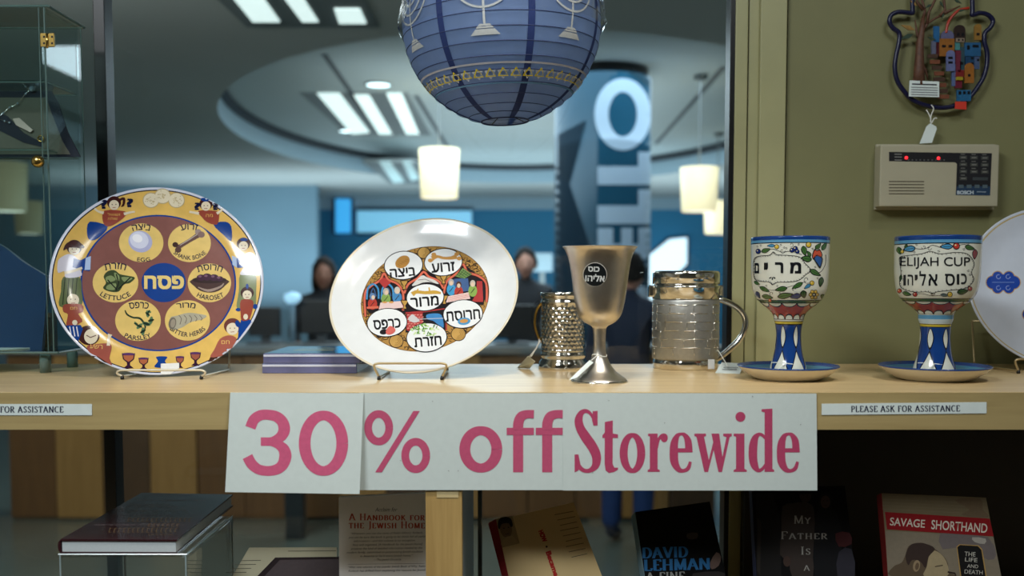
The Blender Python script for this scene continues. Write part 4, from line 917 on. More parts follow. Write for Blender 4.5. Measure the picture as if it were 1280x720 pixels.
def frame_ticks(P, pts, w=5, n=3, sg=1):
    Q = cr([(a, b, 0) for a, b in pts], 10, True); P.line([(q.x, q.y) for q in Q+[Q[0]]], w, BKL, 2)
    for i in range(0, len(Q), n):
        t = (Q[(i+1) % len(Q)]-Q[i-1]).normalized(); P.line([(Q[i].x, Q[i].y), (Q[i].x+sg*t.y*12+t.x*7, Q[i].y-sg*t.x*12+t.y*7)], 4, BKL, 2)
YB = (214, 180, 60); RB = (190, 60, 50); NB = (28, 46, 110); LB2 = (74, 150, 196)
P = Paint(crop(930, 285, 7.2))
frame_ticks(P, [(88, 300), (110, 262), (160, 250), (230, 244), (265, 215), (300, 240), (400, 246), (500, 262), (552, 320), (602, 380), (556, 420), (490, 472), (400, 486), (300, 490), (258, 512), (225, 486), (150, 480), (100, 460), (86, 400)], 5, 3, -1)
for ch, b in (('ם', (97, 315, 137, 408)), ('י', (182, 312, 217, 376)), ('ר', (280, 308, 354, 406)), ('מ', (414, 308, 514, 408))): P.text(ch, *b, BKL, 3, .035)
leaf(P, 155, 215, -18, 85, 36); berry(P, 130, 210, 24, NB); berry(P, 296, 168, 22, YB); leaf(P, 280, 158, 178, 70, 26, LB2); berry(P, 432, 200, 22, NB); berry(P, 462, 186, 24, NB); berry(P, 480, 212, 20, NB)
berry(P, 580, 150, 26, YB); leaf(P, 530, 160, 75, 90, 44); leaf(P, 610, 285, 190, 95, 50); leaf(P, 640, 190, -45, 70, 34); leaf(P, 700, 200, -60, 80, 34); leaf(P, 600, 260, -120, 60, 30)
P.poly([(610, 250), (630, 190), (655, 200), (680, 190), (705, 240), (690, 270), (650, 262), (625, 285)], BKL, 3, 3); P.poly([(618, 250), (634, 202), (655, 210), (678, 202), (696, 240), (686, 258), (650, 252), (628, 274)], (206, 88, 62), 4, 3)
P.poly([(625, 270), (655, 240), (705, 268), (700, 320), (682, 362), (655, 330)], BKL, 4, 3); P.poly([(634, 276), (656, 252), (694, 274), (690, 318), (680, 346), (662, 322)], (46, 92, 160), 5, 3)
leaf(P, 590, 375, 28, 110, 42); leaf(P, 700, 440, 100, 90, 40, LF2); leaf(P, 530, 490, 150, 110, 36); leaf(P, 390, 540, 170, 110, 40); leaf(P, 140, 530, 25, 100, 34); leaf(P, 160, 610, 10, 100, 36); leaf(P, 300, 620, -10, 140, 46); leaf(P, 90, 480, 30, 60, 26); leaf(P, 690, 600, 40, 60, 36)
berry(P, 610, 494, 22, YB); leaf(P, 600, 505, 145, 70, 28, LB2); leaf(P, 515, 605, 170, 100, 44, NB); leaf(P, 110, 570, 60, 70, 30, NB); berry(P, 235, 650, 16, (206, 88, 62)); leaf(P, 530, 560, 80, 70, 50, LF2)
for k in range(6): berry(P, 627+30*cos(k*1.047), 598+30*sin(k*1.047), 17, (214, 176, 64))
P.ell(627, 598, 14, 14, BKL, 5); P.ell(627, 598, 8, 8, CRM, 6)
swirl(P, 345, 205, 28, 0); swirl(P, 425, 150, 24, 2, -1); swirl(P, 565, 465, 36, 1); swirl(P, 445, 552, 22, 0, -1); swirl(P, 250, 590, 22, 2)
P.line([(180, 200), (260, 190), (340, 215), (430, 210), (520, 240)], 5, BKL, 1, 5); P.line([(600, 380), (680, 400), (730, 330), (735, 240)], 5, BKL, 1, 5); P.line([(130, 520), (250, 560), (400, 530), (560, 480)], 4, BKL, 1, 5)
for x, y in ((120, 165), (150, 155), (330, 150), (360, 175), (380, 180), (490, 145), (615, 185), (200, 518), (298, 520), (320, 582), (640, 350), (660, 450)): P.line([(x-8, y), (x+8, y-6)], 4, BKL, 1); P.line([(x-4, y+10), (x+10, y+4)], 4, BKL, 1)
for a in ((225, 455, -30), (285, 455, 210), (255, 470, -90)): leaf(P, a[0], a[1], a[2], 28, 10, BKL)
rot = lambda c, a: Matrix.Translation(c) @ Matrix.Rotation(a, 4, 'Z') @ Matrix.Translation(-c)
P.build('floral_print', bvh_map(mbm), glaze, ch_(mi_, 'cup_body'), 2.2, spin=[rot(cm_c, pi)])
P = Paint(crop(1110, 285, 7.2))
frame_ticks(P, [(104, 300), (110, 262), (160, 250), (300, 232), (380, 210), (470, 232), (600, 220), (700, 228), (752, 270), (776, 330), (752, 400), (770, 470), (700, 540), (560, 560), (440, 575), (400, 595), (360, 575), (240, 575), (140, 550), (105, 500), (118, 400)], 5, 3, -1)
P.text('ELIJAH CUP', 112, 262, 738, 368, BKL, 3, .006)
for ch, b in (('והיל', (136, 388, 345, 518)), ('א', (365, 415, 446, 518)), ('ס', (512, 412, 600, 518)), ('וכ', (616, 412, 708, 518))):
    if ch == 'והיל': 
        for q, bb in (('ו', (140, 422, 162, 518)), ('ה', (178, 420, 228, 516)), ('י', (242, 420, 268, 470)), ('ל', (284, 386, 342, 518))): P.text(q, *bb, BKL, 3, .012)
    elif ch == 'וכ':
        for q, bb in (('ו', (618, 414, 640, 508)), ('כ', (656, 410, 706, 504))): P.text(q, *bb, BKL, 3, .012)
    else: P.text(ch, *b, BKL, 3, .012)
leaf(P, 250, 180, 172, 110, 50, LB2); leaf(P, 160, 190, -80, 50, 28, LF2); berry(P, 130, 212, 18, YB); leaf(P, 585, 165, 178, 115, 44, LB2); berry(P, 614, 162, 32, RB); leaf(P, 690, 165, 15, 90, 38); leaf(P, 90, 170, 70, 70, 40)
swirl(P, 372, 182, 20, 0); swirl(P, 322, 170, 22, 3, -1); leaf(P, 620, 580, -10, 100, 44, LF2); leaf(P, 130, 580, 15, 80, 34); berry(P, 245, 596, 22, RB); berry(P, 556, 596, 24, YB); swirl(P, 400, 590, 22, 0); leaf(P, 470, 600, 5, 80, 26, (60, 90, 100))
berry(P, 105, 565, 22, RB); berry(P, 735, 545, 22, (170, 70, 80)); leaf(P, 785, 190, 95, 90, 40, (160, 80, 90)); leaf(P, 120, 420, 100, 60, 22, LF2)
P.line([(250, 185), (300, 190), (350, 180), (400, 155), (470, 175)], 5, BKL, 1, 5); P.line([(640, 155), (700, 150), (760, 200)], 5, BKL, 1, 5); P.line([(180, 600), (300, 590), (400, 610), (520, 600)], 4, BKL, 1, 5)
for x, y in ((255, 150), (235, 218), (455, 208), (485, 140), (680, 190), (715, 140), (720, 385), (735, 420), (135, 460)): P.line([(x-10, y), (x+10, y-8)], 4, BKL, 1); P.line([(x-4, y+10), (x+14, y+2)], 4, BKL, 1)
P.build('floral_print', bvh_map(mbe), glaze, ch_(el_, 'cup_body'), 2.2, spin=[rot(el_c, pi)])
for t_, c_, rr, px_ in ((mi_, cm_c, .0235, 962), (el_, el_c, .026, 1143)):
    z0 = ZS+.022
    string_tag(t_, Vector((c_.x, c_.y, z0)), rr*.93, [Vector((c_.x-.01, c_.y-rr*.9, z0)), Vector((c_.x-.02, c_.y-rr*1.1, z0-.006)), Vector((c_.x-.028, c_.y-rr*1.0, ZS+.0125))],
        [Vector((c_.x-.036, c_.y-.030, ZS+.0115)), Vector((c_.x-.012, c_.y-.036, ZS+.0115)), Vector((c_.x-.010, c_.y-.024, ZS+.0135)), Vector((c_.x-.034, c_.y-.018, ZS+.0135))])

# ---- pewter goblet
gc = on_y(749.5, 400, 1.325); gc = Vector((gc.x, 1.325, 0)); Mg = Matrix.Translation(gc)
gp = prof_smooth(px_prof([(35, 481), (35.5, 478), (33, 473), (26, 468), (20, 463), (14, 455), (10, 447), (7.8, 438), (7.6, 425), (8.3, 412), (9.5, 408.5), (12, 406.5), (20, 402), (27, 393), (31, 378), (33.5, 362), (35.5, 345), (39, 325), (43, 314), (46.6, 309), (46.8, 308.2)], 749, 1.325), 6)
gp = [(r, max(z, ZS)) for r, z in gp]; gi = [(r-.0018, z) for r, z in reversed(gp) if z > on_y(749, 400, 1.325).z]
t = empty('pewter_goblet', (gc.x, gc.y, ZS), 'tall satin pewter goblet with a round black badge on its bowl', 'goblet')
mbg = MB().lathe(gp+[(gp[-1][0]-.001, gp[-1][1]+.0004)]+gi+[(1e-6, gi[-1][1]-.002)], 128, Mg); mbg.build('cup_body', BRUSH, t, True)
MB().lathe([(gp[0][0]*1.0, ZS), (gp[0][0]*1.012, ZS+.0012), (gp[0][0]*.98, ZS+.0026)], 96, Mg).build('base_rim', STEEL, t, True)
P = Paint(crop(640, 290, 3.6)); P.ring(374, 191, 51, 53, 3.5, (206, 200, 190), 2, n=48); P.ell(374, 191, 50, 52, (20, 24, 26), 3, n=48)
P.build('badge', bvh_map(mbg), enamel, t, 3, .0004)
P = Paint(crop(640, 290, 3.6)); P.text(H('כוס'), 345, 154, 394, 178, (206, 208, 206), 6, .035, 2); P.text(H('אליהו'), 334, 188, 416, 222, (206, 208, 206), 6, .028, 2)
P.build('badge_lettering', bvh_map(mbg), enamel, ch_(t, 'badge'), 2.5, .0004)
zr = on_y(749, 444, 1.325).z
tg = [on_y(737, 450, 1.309), on_y(742, 453, 1.309), on_y(721, 472, 1.291), on_y(711, 475, 1.291)]
string_tag(t, Vector((gc.x, gc.y, zr)), .0096, [Vector((gc.x-.004, gc.y-.0098, zr)), on_y(742, 448, 1.312), on_y(739, 451, 1.309)], tg)

# ---- small hammered wash cup
hc = on_y(704, 400, 1.515); hc = Vector((hc.x, 1.515, 0)); Mh = Matrix.Translation(hc)
hp = px_prof([(30.5, 463), (31, 459), (30, 452), (27.5, 449), (27.5, 446), (28.3, 445), (28.3, 441), (27, 440), (27, 438), (27.6, 437)], 704, 1.515)
zt0, zt1 = on_y(704, 437, 1.515).z, on_y(704, 380, 1.515).z; r0 = 27.3*1.515/FPX
hp += [(r0, zt0+(zt1-zt0)*k/64) for k in range(1, 64)]+px_prof([(27.6, 380), (28.3, 378), (28.3, 376.5), (27.3, 375.5), (27.3, 372), (28.4, 371), (28.6, 366.5), (28.0, 365.6)], 704, 1.515)
hp = [(r, max(z, ZS)) for r, z in hp]
def dim(a, r, z):
    if zt0 < z < zt1 and abs(r-r0) < 1e-5:
        row = (z-zt0)/.0062; i = int(row); u = a/(2*pi)*26+(.5 if i % 2 else 0); fu = u-math.floor(u)-.5; fv = row-i-.5
        q = fu*fu*1.2+fv*fv; return r-.0011*max(0, 1-q*4.2)+.0002*sin(a*37+z*900)
    return r
t = empty('hammered_cup', (hc.x, hc.y, ZS), 'small shiny hammered silver wash cup half behind the pewter goblet', 'cup')
MB().lathe(hp+[(r-.0015, z) for r, z in reversed(hp) if z > ZS+.02]+[(1e-6, ZS+.02)], 208, Mh, rad=dim).build('cup_body', STEEL, t, True)
MB().tube(cr([(hc.x-.0315, hc.y+.004, on_y(674, 378, 1.515).z), (hc.x-.040, hc.y+.006, on_y(674, 388, 1.515).z), (hc.x-.043, hc.y+.006, on_y(674, 405, 1.515).z), (hc.x-.038, hc.y+.005, on_y(674, 420, 1.515).z), (hc.x-.0315, hc.y+.004, on_y(674, 428, 1.515).z)], 6), .0022, 10).build('handle', BRASS, t, True)
p0 = on_y(674, 424, 1.51)
string_tag(t, None, 0, [p0, on_y(672, 432, 1.49), on_y(664, 446, 1.475)], [on_z(646, 460, ZS+.0006), on_z(662, 461, ZS+.0006), on_y(669, 452, 1.48), on_y(660, 445, 1.49)])
MB().tube([on_y(675, 426, 1.508), on_y(670, 436, 1.49), on_y(662, 446, 1.478)], .0012, 6).build('string', STRING, t, True)

# ---- large wash cup with stone pattern
wc = on_y(857, 400, 1.53); wc = Vector((wc.x, 1.53, 0)); Mw = Matrix.Translation(wc)
wp = px_prof([(39, 465), (40, 462), (40, 450), (39.2, 449), (39.2, 448)], 857, 1.53)
wb = px_prof([(40.8, 447.5), (41.2, 446), (41.2, 376), (40.8, 374)], 857, 1.53); wt = px_prof([(41.5, 373.5), (41.5, 361), (42.6, 359.5), (42.6, 357.5), (41.4, 356.5)], 857, 1.53)
wl = px_prof([(41.6, 355.5), (41.6, 342), (40.5, 339.5), (39, 338.6)], 857, 1.53)
wp = [(r, max(z, ZS)) for r, z in wp]
t = empty('wash_cup', (wc.x, wc.y, ZS), 'large silver wash cup with a stone wall pattern and curved handle', 'cup')
MB().lathe(wp, 112, Mw).build('base_band', STEEL, t, True)
mbw = MB().lathe(wb, 112, Mw); mbw.build('cup_body', SATIN, t, True)
MB().lathe(wt, 112, Mw).build('neck_band', STEEL, t, True)
MB().lathe(wl+[(r-.003, z-.0005) for r, z in reversed(wl)]+[(wl[0][0]-.003, wl[0][1]-.01), (1e-6, wl[0][1]-.01)], 112, Mw).build('rim_band', STEEL, t, True)
mo = MB(); Rw = wb[1][0]; zb0, zb1 = on_y(857, 446, 1.53).z, on_y(857, 377, 1.53).z; rows = 6
for j in range(rows+1):
    z = zb0+.004+(zb1-zb0-.008)*j/rows
    a = 0
    while a < 2*pi:
        l = random.uniform(.35, .8); gap = .12
        if 0 < j < rows+1: mo.tube([(wc.x+Rw*sin(q), wc.y-Rw*cos(q), z+.0004*sin(q*9)) for q in [a+(l-gap)*k/8 for k in range(9)]], [.0002]+[.0009]*7+[.0002], 6)
        if j < rows and random.random() < .9: zz1 = z+(zb1-zb0)/rows*.8; mo.tube([(wc.x+Rw*sin(a+.1), wc.y-Rw*cos(a+.1), z+.001+(zz1-z)*k/3) for k in range(4)], .0006, 6)
        a += l
tag(mo.build('embossed_joints', STEEL, t, True), kind='stuff')
HP = lambda x, y: on_y(x, y, 1.528)
hpts = [HP(895, 374), HP(905, 376), HP(918, 382), HP(928, 391), HP(932, 402), HP(930, 414), HP(922, 427), HP(908, 440), HP(897, 448), HP(889, 450)]
MB().tube(cr(hpts, 6), [.0052]*55, 12, flat=.9).build('handle', STEEL, t, True)
for sx_, px_ in ((1, 900), (-1, 814)):
    p = HP(px_, 363); MB().box((p.x-.0045, p.y-.006, p.z-.010), (p.x+.0045, p.y+.006, p.z+.008), 0, .002).build('handle_lug', STEEL, t)
string_tag(t, None, 0, [HP(893, 446), on_y(897, 438, 1.49), on_y(905, 450, 1.475), on_z(910, 458, ZS+.008)], [on_z(894, 466, ZS+.0006), on_z(925, 467, ZS+.0006), on_y(930, 454, 1.49), on_y(902, 453, 1.49)], writing=2)
MB().box(tuple(on_y(885, 461.5, 1.470)), tuple(on_y(893, 449, 1.473)), 0, .001).build('sealed_bag', mat('clear_bag', (210, 214, 216), .15), t)

# ---- shrink-wrapped stack
WRAP = mat('shrink_wrapped_blue', (94, 98, 142), .22, coat=.8, var=.2, scale=25, bump=.6)
za, zb, zc_ = ZS+.0002, ZS+.0146, ZS+.0150; ztp = ZS+.0290
for nm, z0, z1, x0, x1, lab in (('a', za, zb, 327.5, 446, 'lower shrink-wrapped blue boxed set, under the other'), ('b', zc_, ztp, 329, 450, 'upper shrink-wrapped blue boxed set with a glossy cover')):
    A = on_y(x0, 460, 1.438).x; B = on_y(x1, 460, 1.438).x
    t = empty('boxed_set', ((A+B)/2, 1.52, z0), lab, 'boxed set', 'shrink-wrapped sets between the plates')
    MB().box((A, 1.438, z0), (B, 1.598, z1), 0, .0012).build('sleeve', WRAP, t)
    MB().box((A+.001, 1.4372, z1-.0045), (B-.001, 1.4382, z1-.0015)).build('wrap_seam', mat('wrap_shine', (200, 206, 226), .12, coat=1), t)
    if nm == 'b':
        MB().box((A+.004, 1.442, z1), (B-.004, 1.594, z1+.0003)).build('cover', mat('blue_green_cover', (96, 118, 128), .15, coat=1, var=.4, scale=14), t)
        MB().box((A+.03, 1.50, z1+.0003), (A+.09, 1.56, z1+.0005)).build('cover_picture', mat('cover_yellow', (190, 190, 130), .2, coat=1, var=.3, scale=30), t)

# ---- shelf labels and sale sign
for x0, x1, y0, y1, tx, lab in ((-96, 115, 505, 519, (-59, 508.0, 79, 515.6), 'printed strip label at the left end of the shelf edge'), (1027, 1233, 503.6, 517.6, (1064, 507.0, 1199.5, 514.6), 'printed strip label PLEASE ASK FOR ASSISTANCE on the right shelf edge')):
    a, b = on_y(x0, y0, 1.1982), on_y(x1, y1, 1.1982); dz = on_y(x1, y0-2, 1.1982).z-a.z if x0 > 0 else 0
    t = empty('shelf_label', ((a.x+b.x)/2, 1.198, b.z), lab, 'label')
    pts = [on_y(x0, y0+(1 if x0 > 0 else 0), 1.198), on_y(x1, y0-(1 if x0 > 0 else 0), 1.198), on_y(x1, y1-(1 if x0 > 0 else 0), 1.198), on_y(x0, y1+(1 if x0 > 0 else 0), 1.198)]
    MB().prism(pts, (0, -.0004, 0)).build('strip', PAPER, t)
    P = Paint(); P.serif('PLEASE ASK FOR ASSISTANCE', *tx, (30, 34, 60), 1, 1.25, rot=-.35 if x0 > 0 else 0); P.build('lettering', frontal(1.1975), ink, ch_(t, 'strip'), 400)
t = empty('sale_sign', (.0, 1.197, on_y(640, 612, 1.197).z), 'white paper sale banner of three taped sheets with pink lettering', 'sign')
SP2 = mat('sale_paper', (208, 218, 214), .65, var=.02, scale=120)
sh2 = MB().prism([on_y(*q, 1.1975) for q in ((449, 491), (705.5, 491.5), (705.5, 612.5), (449, 612.5))], (0, -.0004, 0)).build('sheet', SP2, t)
sh3 = MB().prism([on_y(*q, 1.1968) for q in ((703.5, 491), (1020.5, 492), (1021.5, 613), (703.5, 613))], (0, -.0004, 0)).build('sheet', SP2, t)
sh = [on_y(288, 490.5, 1.196), on_y(454.5, 491.5, 1.196), on_y(449.5, 617.5, 1.186), on_y(281.5, 615, 1.186)]
sh1 = MB().prism(sh, (0, -.0004, 0)).build('sheet', SP2, t)
PK, PK2 = (196, 84, 118), (206, 92, 128)
n1 = (sh[1]-sh[0]).cross(sh[3]-sh[0]).normalized(); m1 = plane_map(sh[0]+Vector((0, -.0005, 0)), n1)
def glyph(P, ch, b, col, off=.035): P.text(ch, *b, col, 2, off)
LETN = [0]
def letter(cf, mp_, fn):
    P = Paint(cf); fn(P); P.build('letter', mp_, ink, sh1 if mp_ is m1 else sh2, 400)
c3 = crop(270, 480, 3); c6 = crop(580, 480, 3)
def three(P):
    P.line([(129, 164), (142, 134), (165, 118), (192, 115), (226, 122), (249, 142), (256, 170), (246, 194), (226, 208), (204, 215)], [40, 40, 39, 38, 40, 42, 44, 40, 34, 28], PK2, 1, 5)
    P.line([(204, 217), (232, 226), (254, 245), (260, 272), (250, 302), (228, 320), (194, 326), (160, 320), (134, 300), (118, 272)], [28, 34, 42, 46, 42, 39, 37, 38, 40, 40], PK2, 1, 5)
    P.poly([(168, 200), (212, 200), (212, 232), (168, 232)], PK2, 1)
def ringf(cx, cy, rx, ry, w, c): return lambda P: P.line([(cx+(rx-w/2)*cos(a), cy+(ry-w/2)*sin(a)) for a in [2*pi*k/56 for k in range(57)]], w, c, 1)
letter(c3, m1, three); letter(c3, m1, lambda P: P.line([(403+(70.5+2*0)*cos(a), 222+104*sin(a)) for a in [2*pi*k/60 for k in range(61)]], [36+8*abs(cos(2*pi*k/60)) for k in range(61)], PK2, 1))
def pct(P):
    ringf(610, 164, 54, 66, 29, PK)(P); ringf(749, 268, 54, 66, 29, PK)(P); P.poly([(740, 101), (764, 101), (622, 331), (597, 331)], PK, 2)
letter(c3, frontal(1.197), pct)
letter(c3, frontal(1.197), lambda P: P.line([(993+60*cos(a), 245+70*sin(a)) for a in [2*pi*k/56 for k in range(57)]], [34+7*abs(cos(2*pi*k/56)) for k in range(57)], PK, 1))
for dx in (0, 109):
    def ff(P):
        P.poly([(184+dx, 160), (222+dx, 160), (222+dx, 331), (184+dx, 331)], PK, 1); P.poly([(160+dx, 164), (262+dx, 164), (262+dx, 191), (160+dx, 191)], PK, 2)
        P.line([(203+dx, 172), (204+dx, 145), (214+dx, 122), (236+dx, 113), (262+dx, 113)], [38, 38, 36, 31, 31], PK, 3, 5)
    letter(c6, frontal(1.197), ff)
C_ = (184, 68, 104); cS = crop(690, 500, 4); mS = frontal(1.1963)
def nl():
    global P
    P.build('letter', mS, ink, sh3, 400); P = Paint(cS)
P = Paint(cS)
# S
P.line([(208, 118), (205, 92), (190, 66), (168, 55), (146, 66), (133, 100), (142, 142), (170, 188), (203, 236), (222, 282), (218, 326), (194, 350), (166, 354), (142, 340), (126, 312), (120, 278)], [8, 12, 16, 20, 28, 40, 44, 50, 50, 46, 38, 24, 20, 22, 18, 12], C_, 1, 5)
P.poly([(204, 56), (228, 54), (228, 128), (207, 128), (200, 100)], C_, 1); P.poly([(113, 272), (132, 272), (142, 320), (132, 352), (113, 362)], C_, 1)
nl()
# t
P.poly([(264, 110), (304, 102), (303, 320), (312, 338), (330, 338), (330, 348), (310, 360), (285, 365), (268, 352), (263, 320)], C_, 1); P.poly([(252, 176), (266, 160), (330, 172), (330, 190), (252, 190)], C_, 1)
def thick_o(cx, cy): P.line([(cx+44*cos(a)*1.0, cy+89*sin(a)) for a in [2*pi*k/48 for k in range(49)]], [22+18*abs(cos(2*pi*k/48)) for k in range(49)], C_, 1)
nl(); thick_o(402, 265); nl()
P.poly([(480, 168), (528, 168), (528, 345), (539, 350), (539, 359), (478, 359), (478, 350), (489, 345), (489, 182), (480, 180)], C_, 1); P.line([(524, 240), (532, 200), (548, 180), (562, 176)], [12, 14, 18, 20], C_, 1, 4); P.ell(561, 189, 18, 22, C_, 1)
nl()
def ee(dx):
    P.line([(684+dx, 252), (680+dx, 205), (664+dx, 176), (646+dx, 170), (626+dx, 180), (612+dx, 215), (609+dx, 265), (613+dx, 312), (632+dx, 346), (656+dx, 354), (680+dx, 342), (692+dx, 308)], [36, 34, 22, 14, 24, 38, 42, 40, 28, 18, 20, 14], C_, 1, 5)
    P.poly([(625+dx, 241), (702+dx, 241), (703+dx, 262), (625+dx, 262)], C_, 1)
ee(0); nl(); ee(536); nl()
P.poly([(712, 168), (770, 168), (770, 180), (760, 184), (784, 300), (806, 210), (797, 168), (836, 168), (852, 285), (872, 186), (856, 180), (856, 168), (899, 168), (899, 180), (888, 186), (850, 360), (832, 360), (808, 250), (780, 360), (762, 360), (722, 184), (712, 180)], C_, 1)
nl(); P.poly([(908, 168), (962, 168), (962, 344), (974, 350), (974, 359), (908, 359), (908, 350), (920, 344), (920, 184), (908, 180)], C_, 1); P.ell(942, 84, 25, 25, C_, 1)
nl(); P.poly([(1048, 46), (1102, 43), (1102, 344), (1111, 350), (1111, 359), (1063, 359), (1063, 62), (1048, 58)], C_, 1)
P.line([(1070, 196), (1052, 176), (1034, 172), (1016, 190), (1006, 230), (1005, 290), (1014, 330), (1032, 352), (1052, 344), (1070, 318)], [12, 16, 18, 32, 42, 42, 36, 20, 16, 12], C_, 1, 5)
P.build('letter', mS, ink, sh3, 400)
for q in ((356, 484+5, 392, 497), (545, 598, 572, 611), (702, 600, 727, 612)): pass
for x, y in ((410, 515), (360, 600), (540, 501), (500, 575), (560, 588), (572, 588), (760, 500), (830, 528), (1000, 530), (905, 560), (740, 590), (940, 495)): MB().prism([on_y(x+a, y+b, 1.1958) for a, b in ((0, 0), (1.4, .4), (1.0, 1.5))], (0, -.0001, 0)).build('paper_fleck', ink((110, 112, 106)), t)

# ---- paper lantern
LD = 1.42; lc_ = on_y(627, 30, LD); Rl = 126*((lc_-CAM).dot(Vector((0, CP, -SP))))/FPX*.985
Ml = Matrix.Translation(lc_) @ Matrix.Rotation(radians(-.8), 4, 'X') @ Matrix.Rotation(radians(-2.0), 4, 'Y')
LANT = mat('blue_lantern_paper', (122, 148, 194), .5, var=.08, scale=60, bump=.25)
def translucent(m, c, f):
    nt = m.node_tree; b = nt.nodes['Principled BSDF']; o = next(n for n in nt.nodes if n.type == 'OUTPUT_MATERIAL')
    tr_ = nt.nodes.new('ShaderNodeBsdfTranslucent'); tr_.inputs[0].default_value = lin(c)+(1,); mx = nt.nodes.new('ShaderNodeMixShader'); mx.inputs[0].default_value = f
    nt.links.new(b.outputs[0], mx.inputs[1]); nt.links.new(tr_.outputs[0], mx.inputs[2]); nt.links.new(mx.outputs[0], o.inputs[0])
translucent(LANT, (190, 210, 236), .5); NV = (38, 54, 104)
t = empty('paper_lantern', lc_, 'round blue paper lantern printed with candelabra and stars, hung above the shelf', 'lantern')
nr = 20; prf = []
f0, f1 = radians(13.8), radians(166)
for i in range(nr):
    for k in range(4):
        f = f0+(f1-f0)*(i+k/4)/nr; ins = 1-.006*(1-abs(2*k/4-1) if k else 0)*1.0; prf.append((Rl*ins*sin(f), -Rl*ins*cos(f)))
prf.append((Rl*sin(f1), -Rl*cos(f1)))
mbl = MB().lathe(prf, 168, Ml, cap=False); mbl.build('paper_shade', LANT, t, True)
LIN = mat('white_lining', (226, 228, 242), .7); translucent(LIN, (235, 238, 250), .5)
MB().lathe([(r*.985, z*.985) for r, z in prf if z > Rl*.25], 96, Ml, cap=False).build('paper_lining', LIN, t, True)
for i in range(nr+1):
    f = f0+(f1-f0)*i/nr; MB().tube([Ml @ Vector((Rl*1.001*sin(f)*cos(a), Rl*1.001*sin(f)*sin(a), -Rl*1.001*cos(f))) for a in [2*pi*k/72 for k in range(72)]], .00055 if 0 < i < nr else .0012, 6, closed=True).build('wire_rib', mat('rib_blue', (44, 56, 98), .6), t, True)
ro = Rl*sin(f0); zo = -Rl*cos(f0)
for a in (.5, 2.2): MB().tube(cr([Ml @ Vector((ro*cos(a), ro*sin(a), zo)), Ml @ Vector((0, 0, zo+.01)), Ml @ Vector((-ro*cos(a+.5), -ro*sin(a+.5), zo))], 5), .0006, 6).build('wire_brace', BLACKM, t, True)
rt = Rl*sin(f1); MB().tube([Ml @ Vector((0, 0, Rl*.97)), (lc_.x, lc_.y, 2.899)], .0008, 6).build('hanging_cord', STRING, t)
MB().tube([Ml @ Vector((-rt, 0, Rl*.97)), Ml @ Vector((rt, 0, Rl*.97))], .001, 6).build('wire_brace', BLACKM, t)
def lmap(x, y, l):               # x = longitude deg (0 = camera side), y = polar angle from the bottom deg
    th = radians(x)*1.0; f = radians(y); R = Rl*1.0016+l; v = Vector((R*sin(f)*sin(th), -R*sin(f)*cos(th), -R*cos(f))); return Ml @ v
P = Paint(); gw = 360/7
for k in range(7):
    s0 = 16.5+gw*k; P.line([(s0+(1-q/20)*0, 14.5+q*7.4) for q in range(21)], [7.0/max(.35, sin(radians(14.5+q*7.4)))*.55 for q in range(21)], NV, 1)
    c0 = s0-gw/2; GRY = (186, 190, 190)
    def mp(dx, f): return (c0+dx, f)
    P.poly([mp(-8.5, 70.2), mp(8.5, 70.2), mp(5.4, 73.2), mp(-5.4, 73.2)], GRY, 2); P.poly([mp(-5.2, 73.6), mp(5.2, 73.6), mp(2.8, 75.8), mp(-2.8, 75.8)], GRY, 2); P.line([mp(0, 75), mp(0, 112)], 1.3, GRY, 2)
    for r in (4.5, 9, 13.5, 18): P.line([mp(r*cos(q), 104+r*1.1*sin(q)) for q in [pi+pi*j/20 for j in range(21)]], 1.1, GRY, 3)
    for r in (-18, -13.5, -9, -4.5, 0, 4.5, 9, 13.5, 18): P.poly([mp(r-.9, 104), mp(r+.9, 104), mp(r+.9, 112), mp(r-.9, 112)], GRY, 2); P.poly([mp(r-.8, 113), mp(r+.8, 113), mp(r, 117)], (90, 170, 200), 2, 2)
P.line([(q*5, 55.5) for q in range(73)], 1.1, (184, 184, 190), 3); P.line([(q*5, 43.5) for q in range(73)], 1.0, (104, 150, 190), 3)
ns_ = 40
for k in range(ns_):
    c0 = 360*k/ns_; kx = 1/sin(radians(49.5)); r = 3.1
    for sg, col, ly in ((-1, (214, 216, 222), 4), (1, (232, 212, 40), 5)):
        pts = [(c0+kx*r*cos(radians(90+120*j)), 49.5+sg*r*sin(radians(90+120*j))) for j in range(3)]; P.line(pts+[pts[0], pts[1]], .95, col, ly)
P.build('lantern_print', lmap, ink, ch_(t, 'paper_shade'), 3, .00012)
# cellophane wrap round the upper half
bmv = MB(); nu, nv = 120, 26; vs = []
for j in range(nv+1):
    f = radians(84+70*j/nv)
    for i in range(nu):
        a = 2*pi*i/nu; q = Vector((sin(f)*cos(a), sin(f)*sin(a), -cos(f))); ns3 = noise.noise(q*3.2)*.006+abs(noise.noise(q*7+Vector((3, 1, 9))))*.006; R = Rl*1.012+ns3*(j > 0)+.0008; vs.append(Ml @ (q*R))
bmv.add(vs, [(j*nu+i, j*nu+(i+1) % nu, (j+1)*nu+(i+1) % nu, (j+1)*nu+i) for j in range(nv) for i in range(nu)])
CEL = glass('cellophane', (.98, .983, .99), 1.6); bmv.build('cellophane_wrap', CEL, t, True)

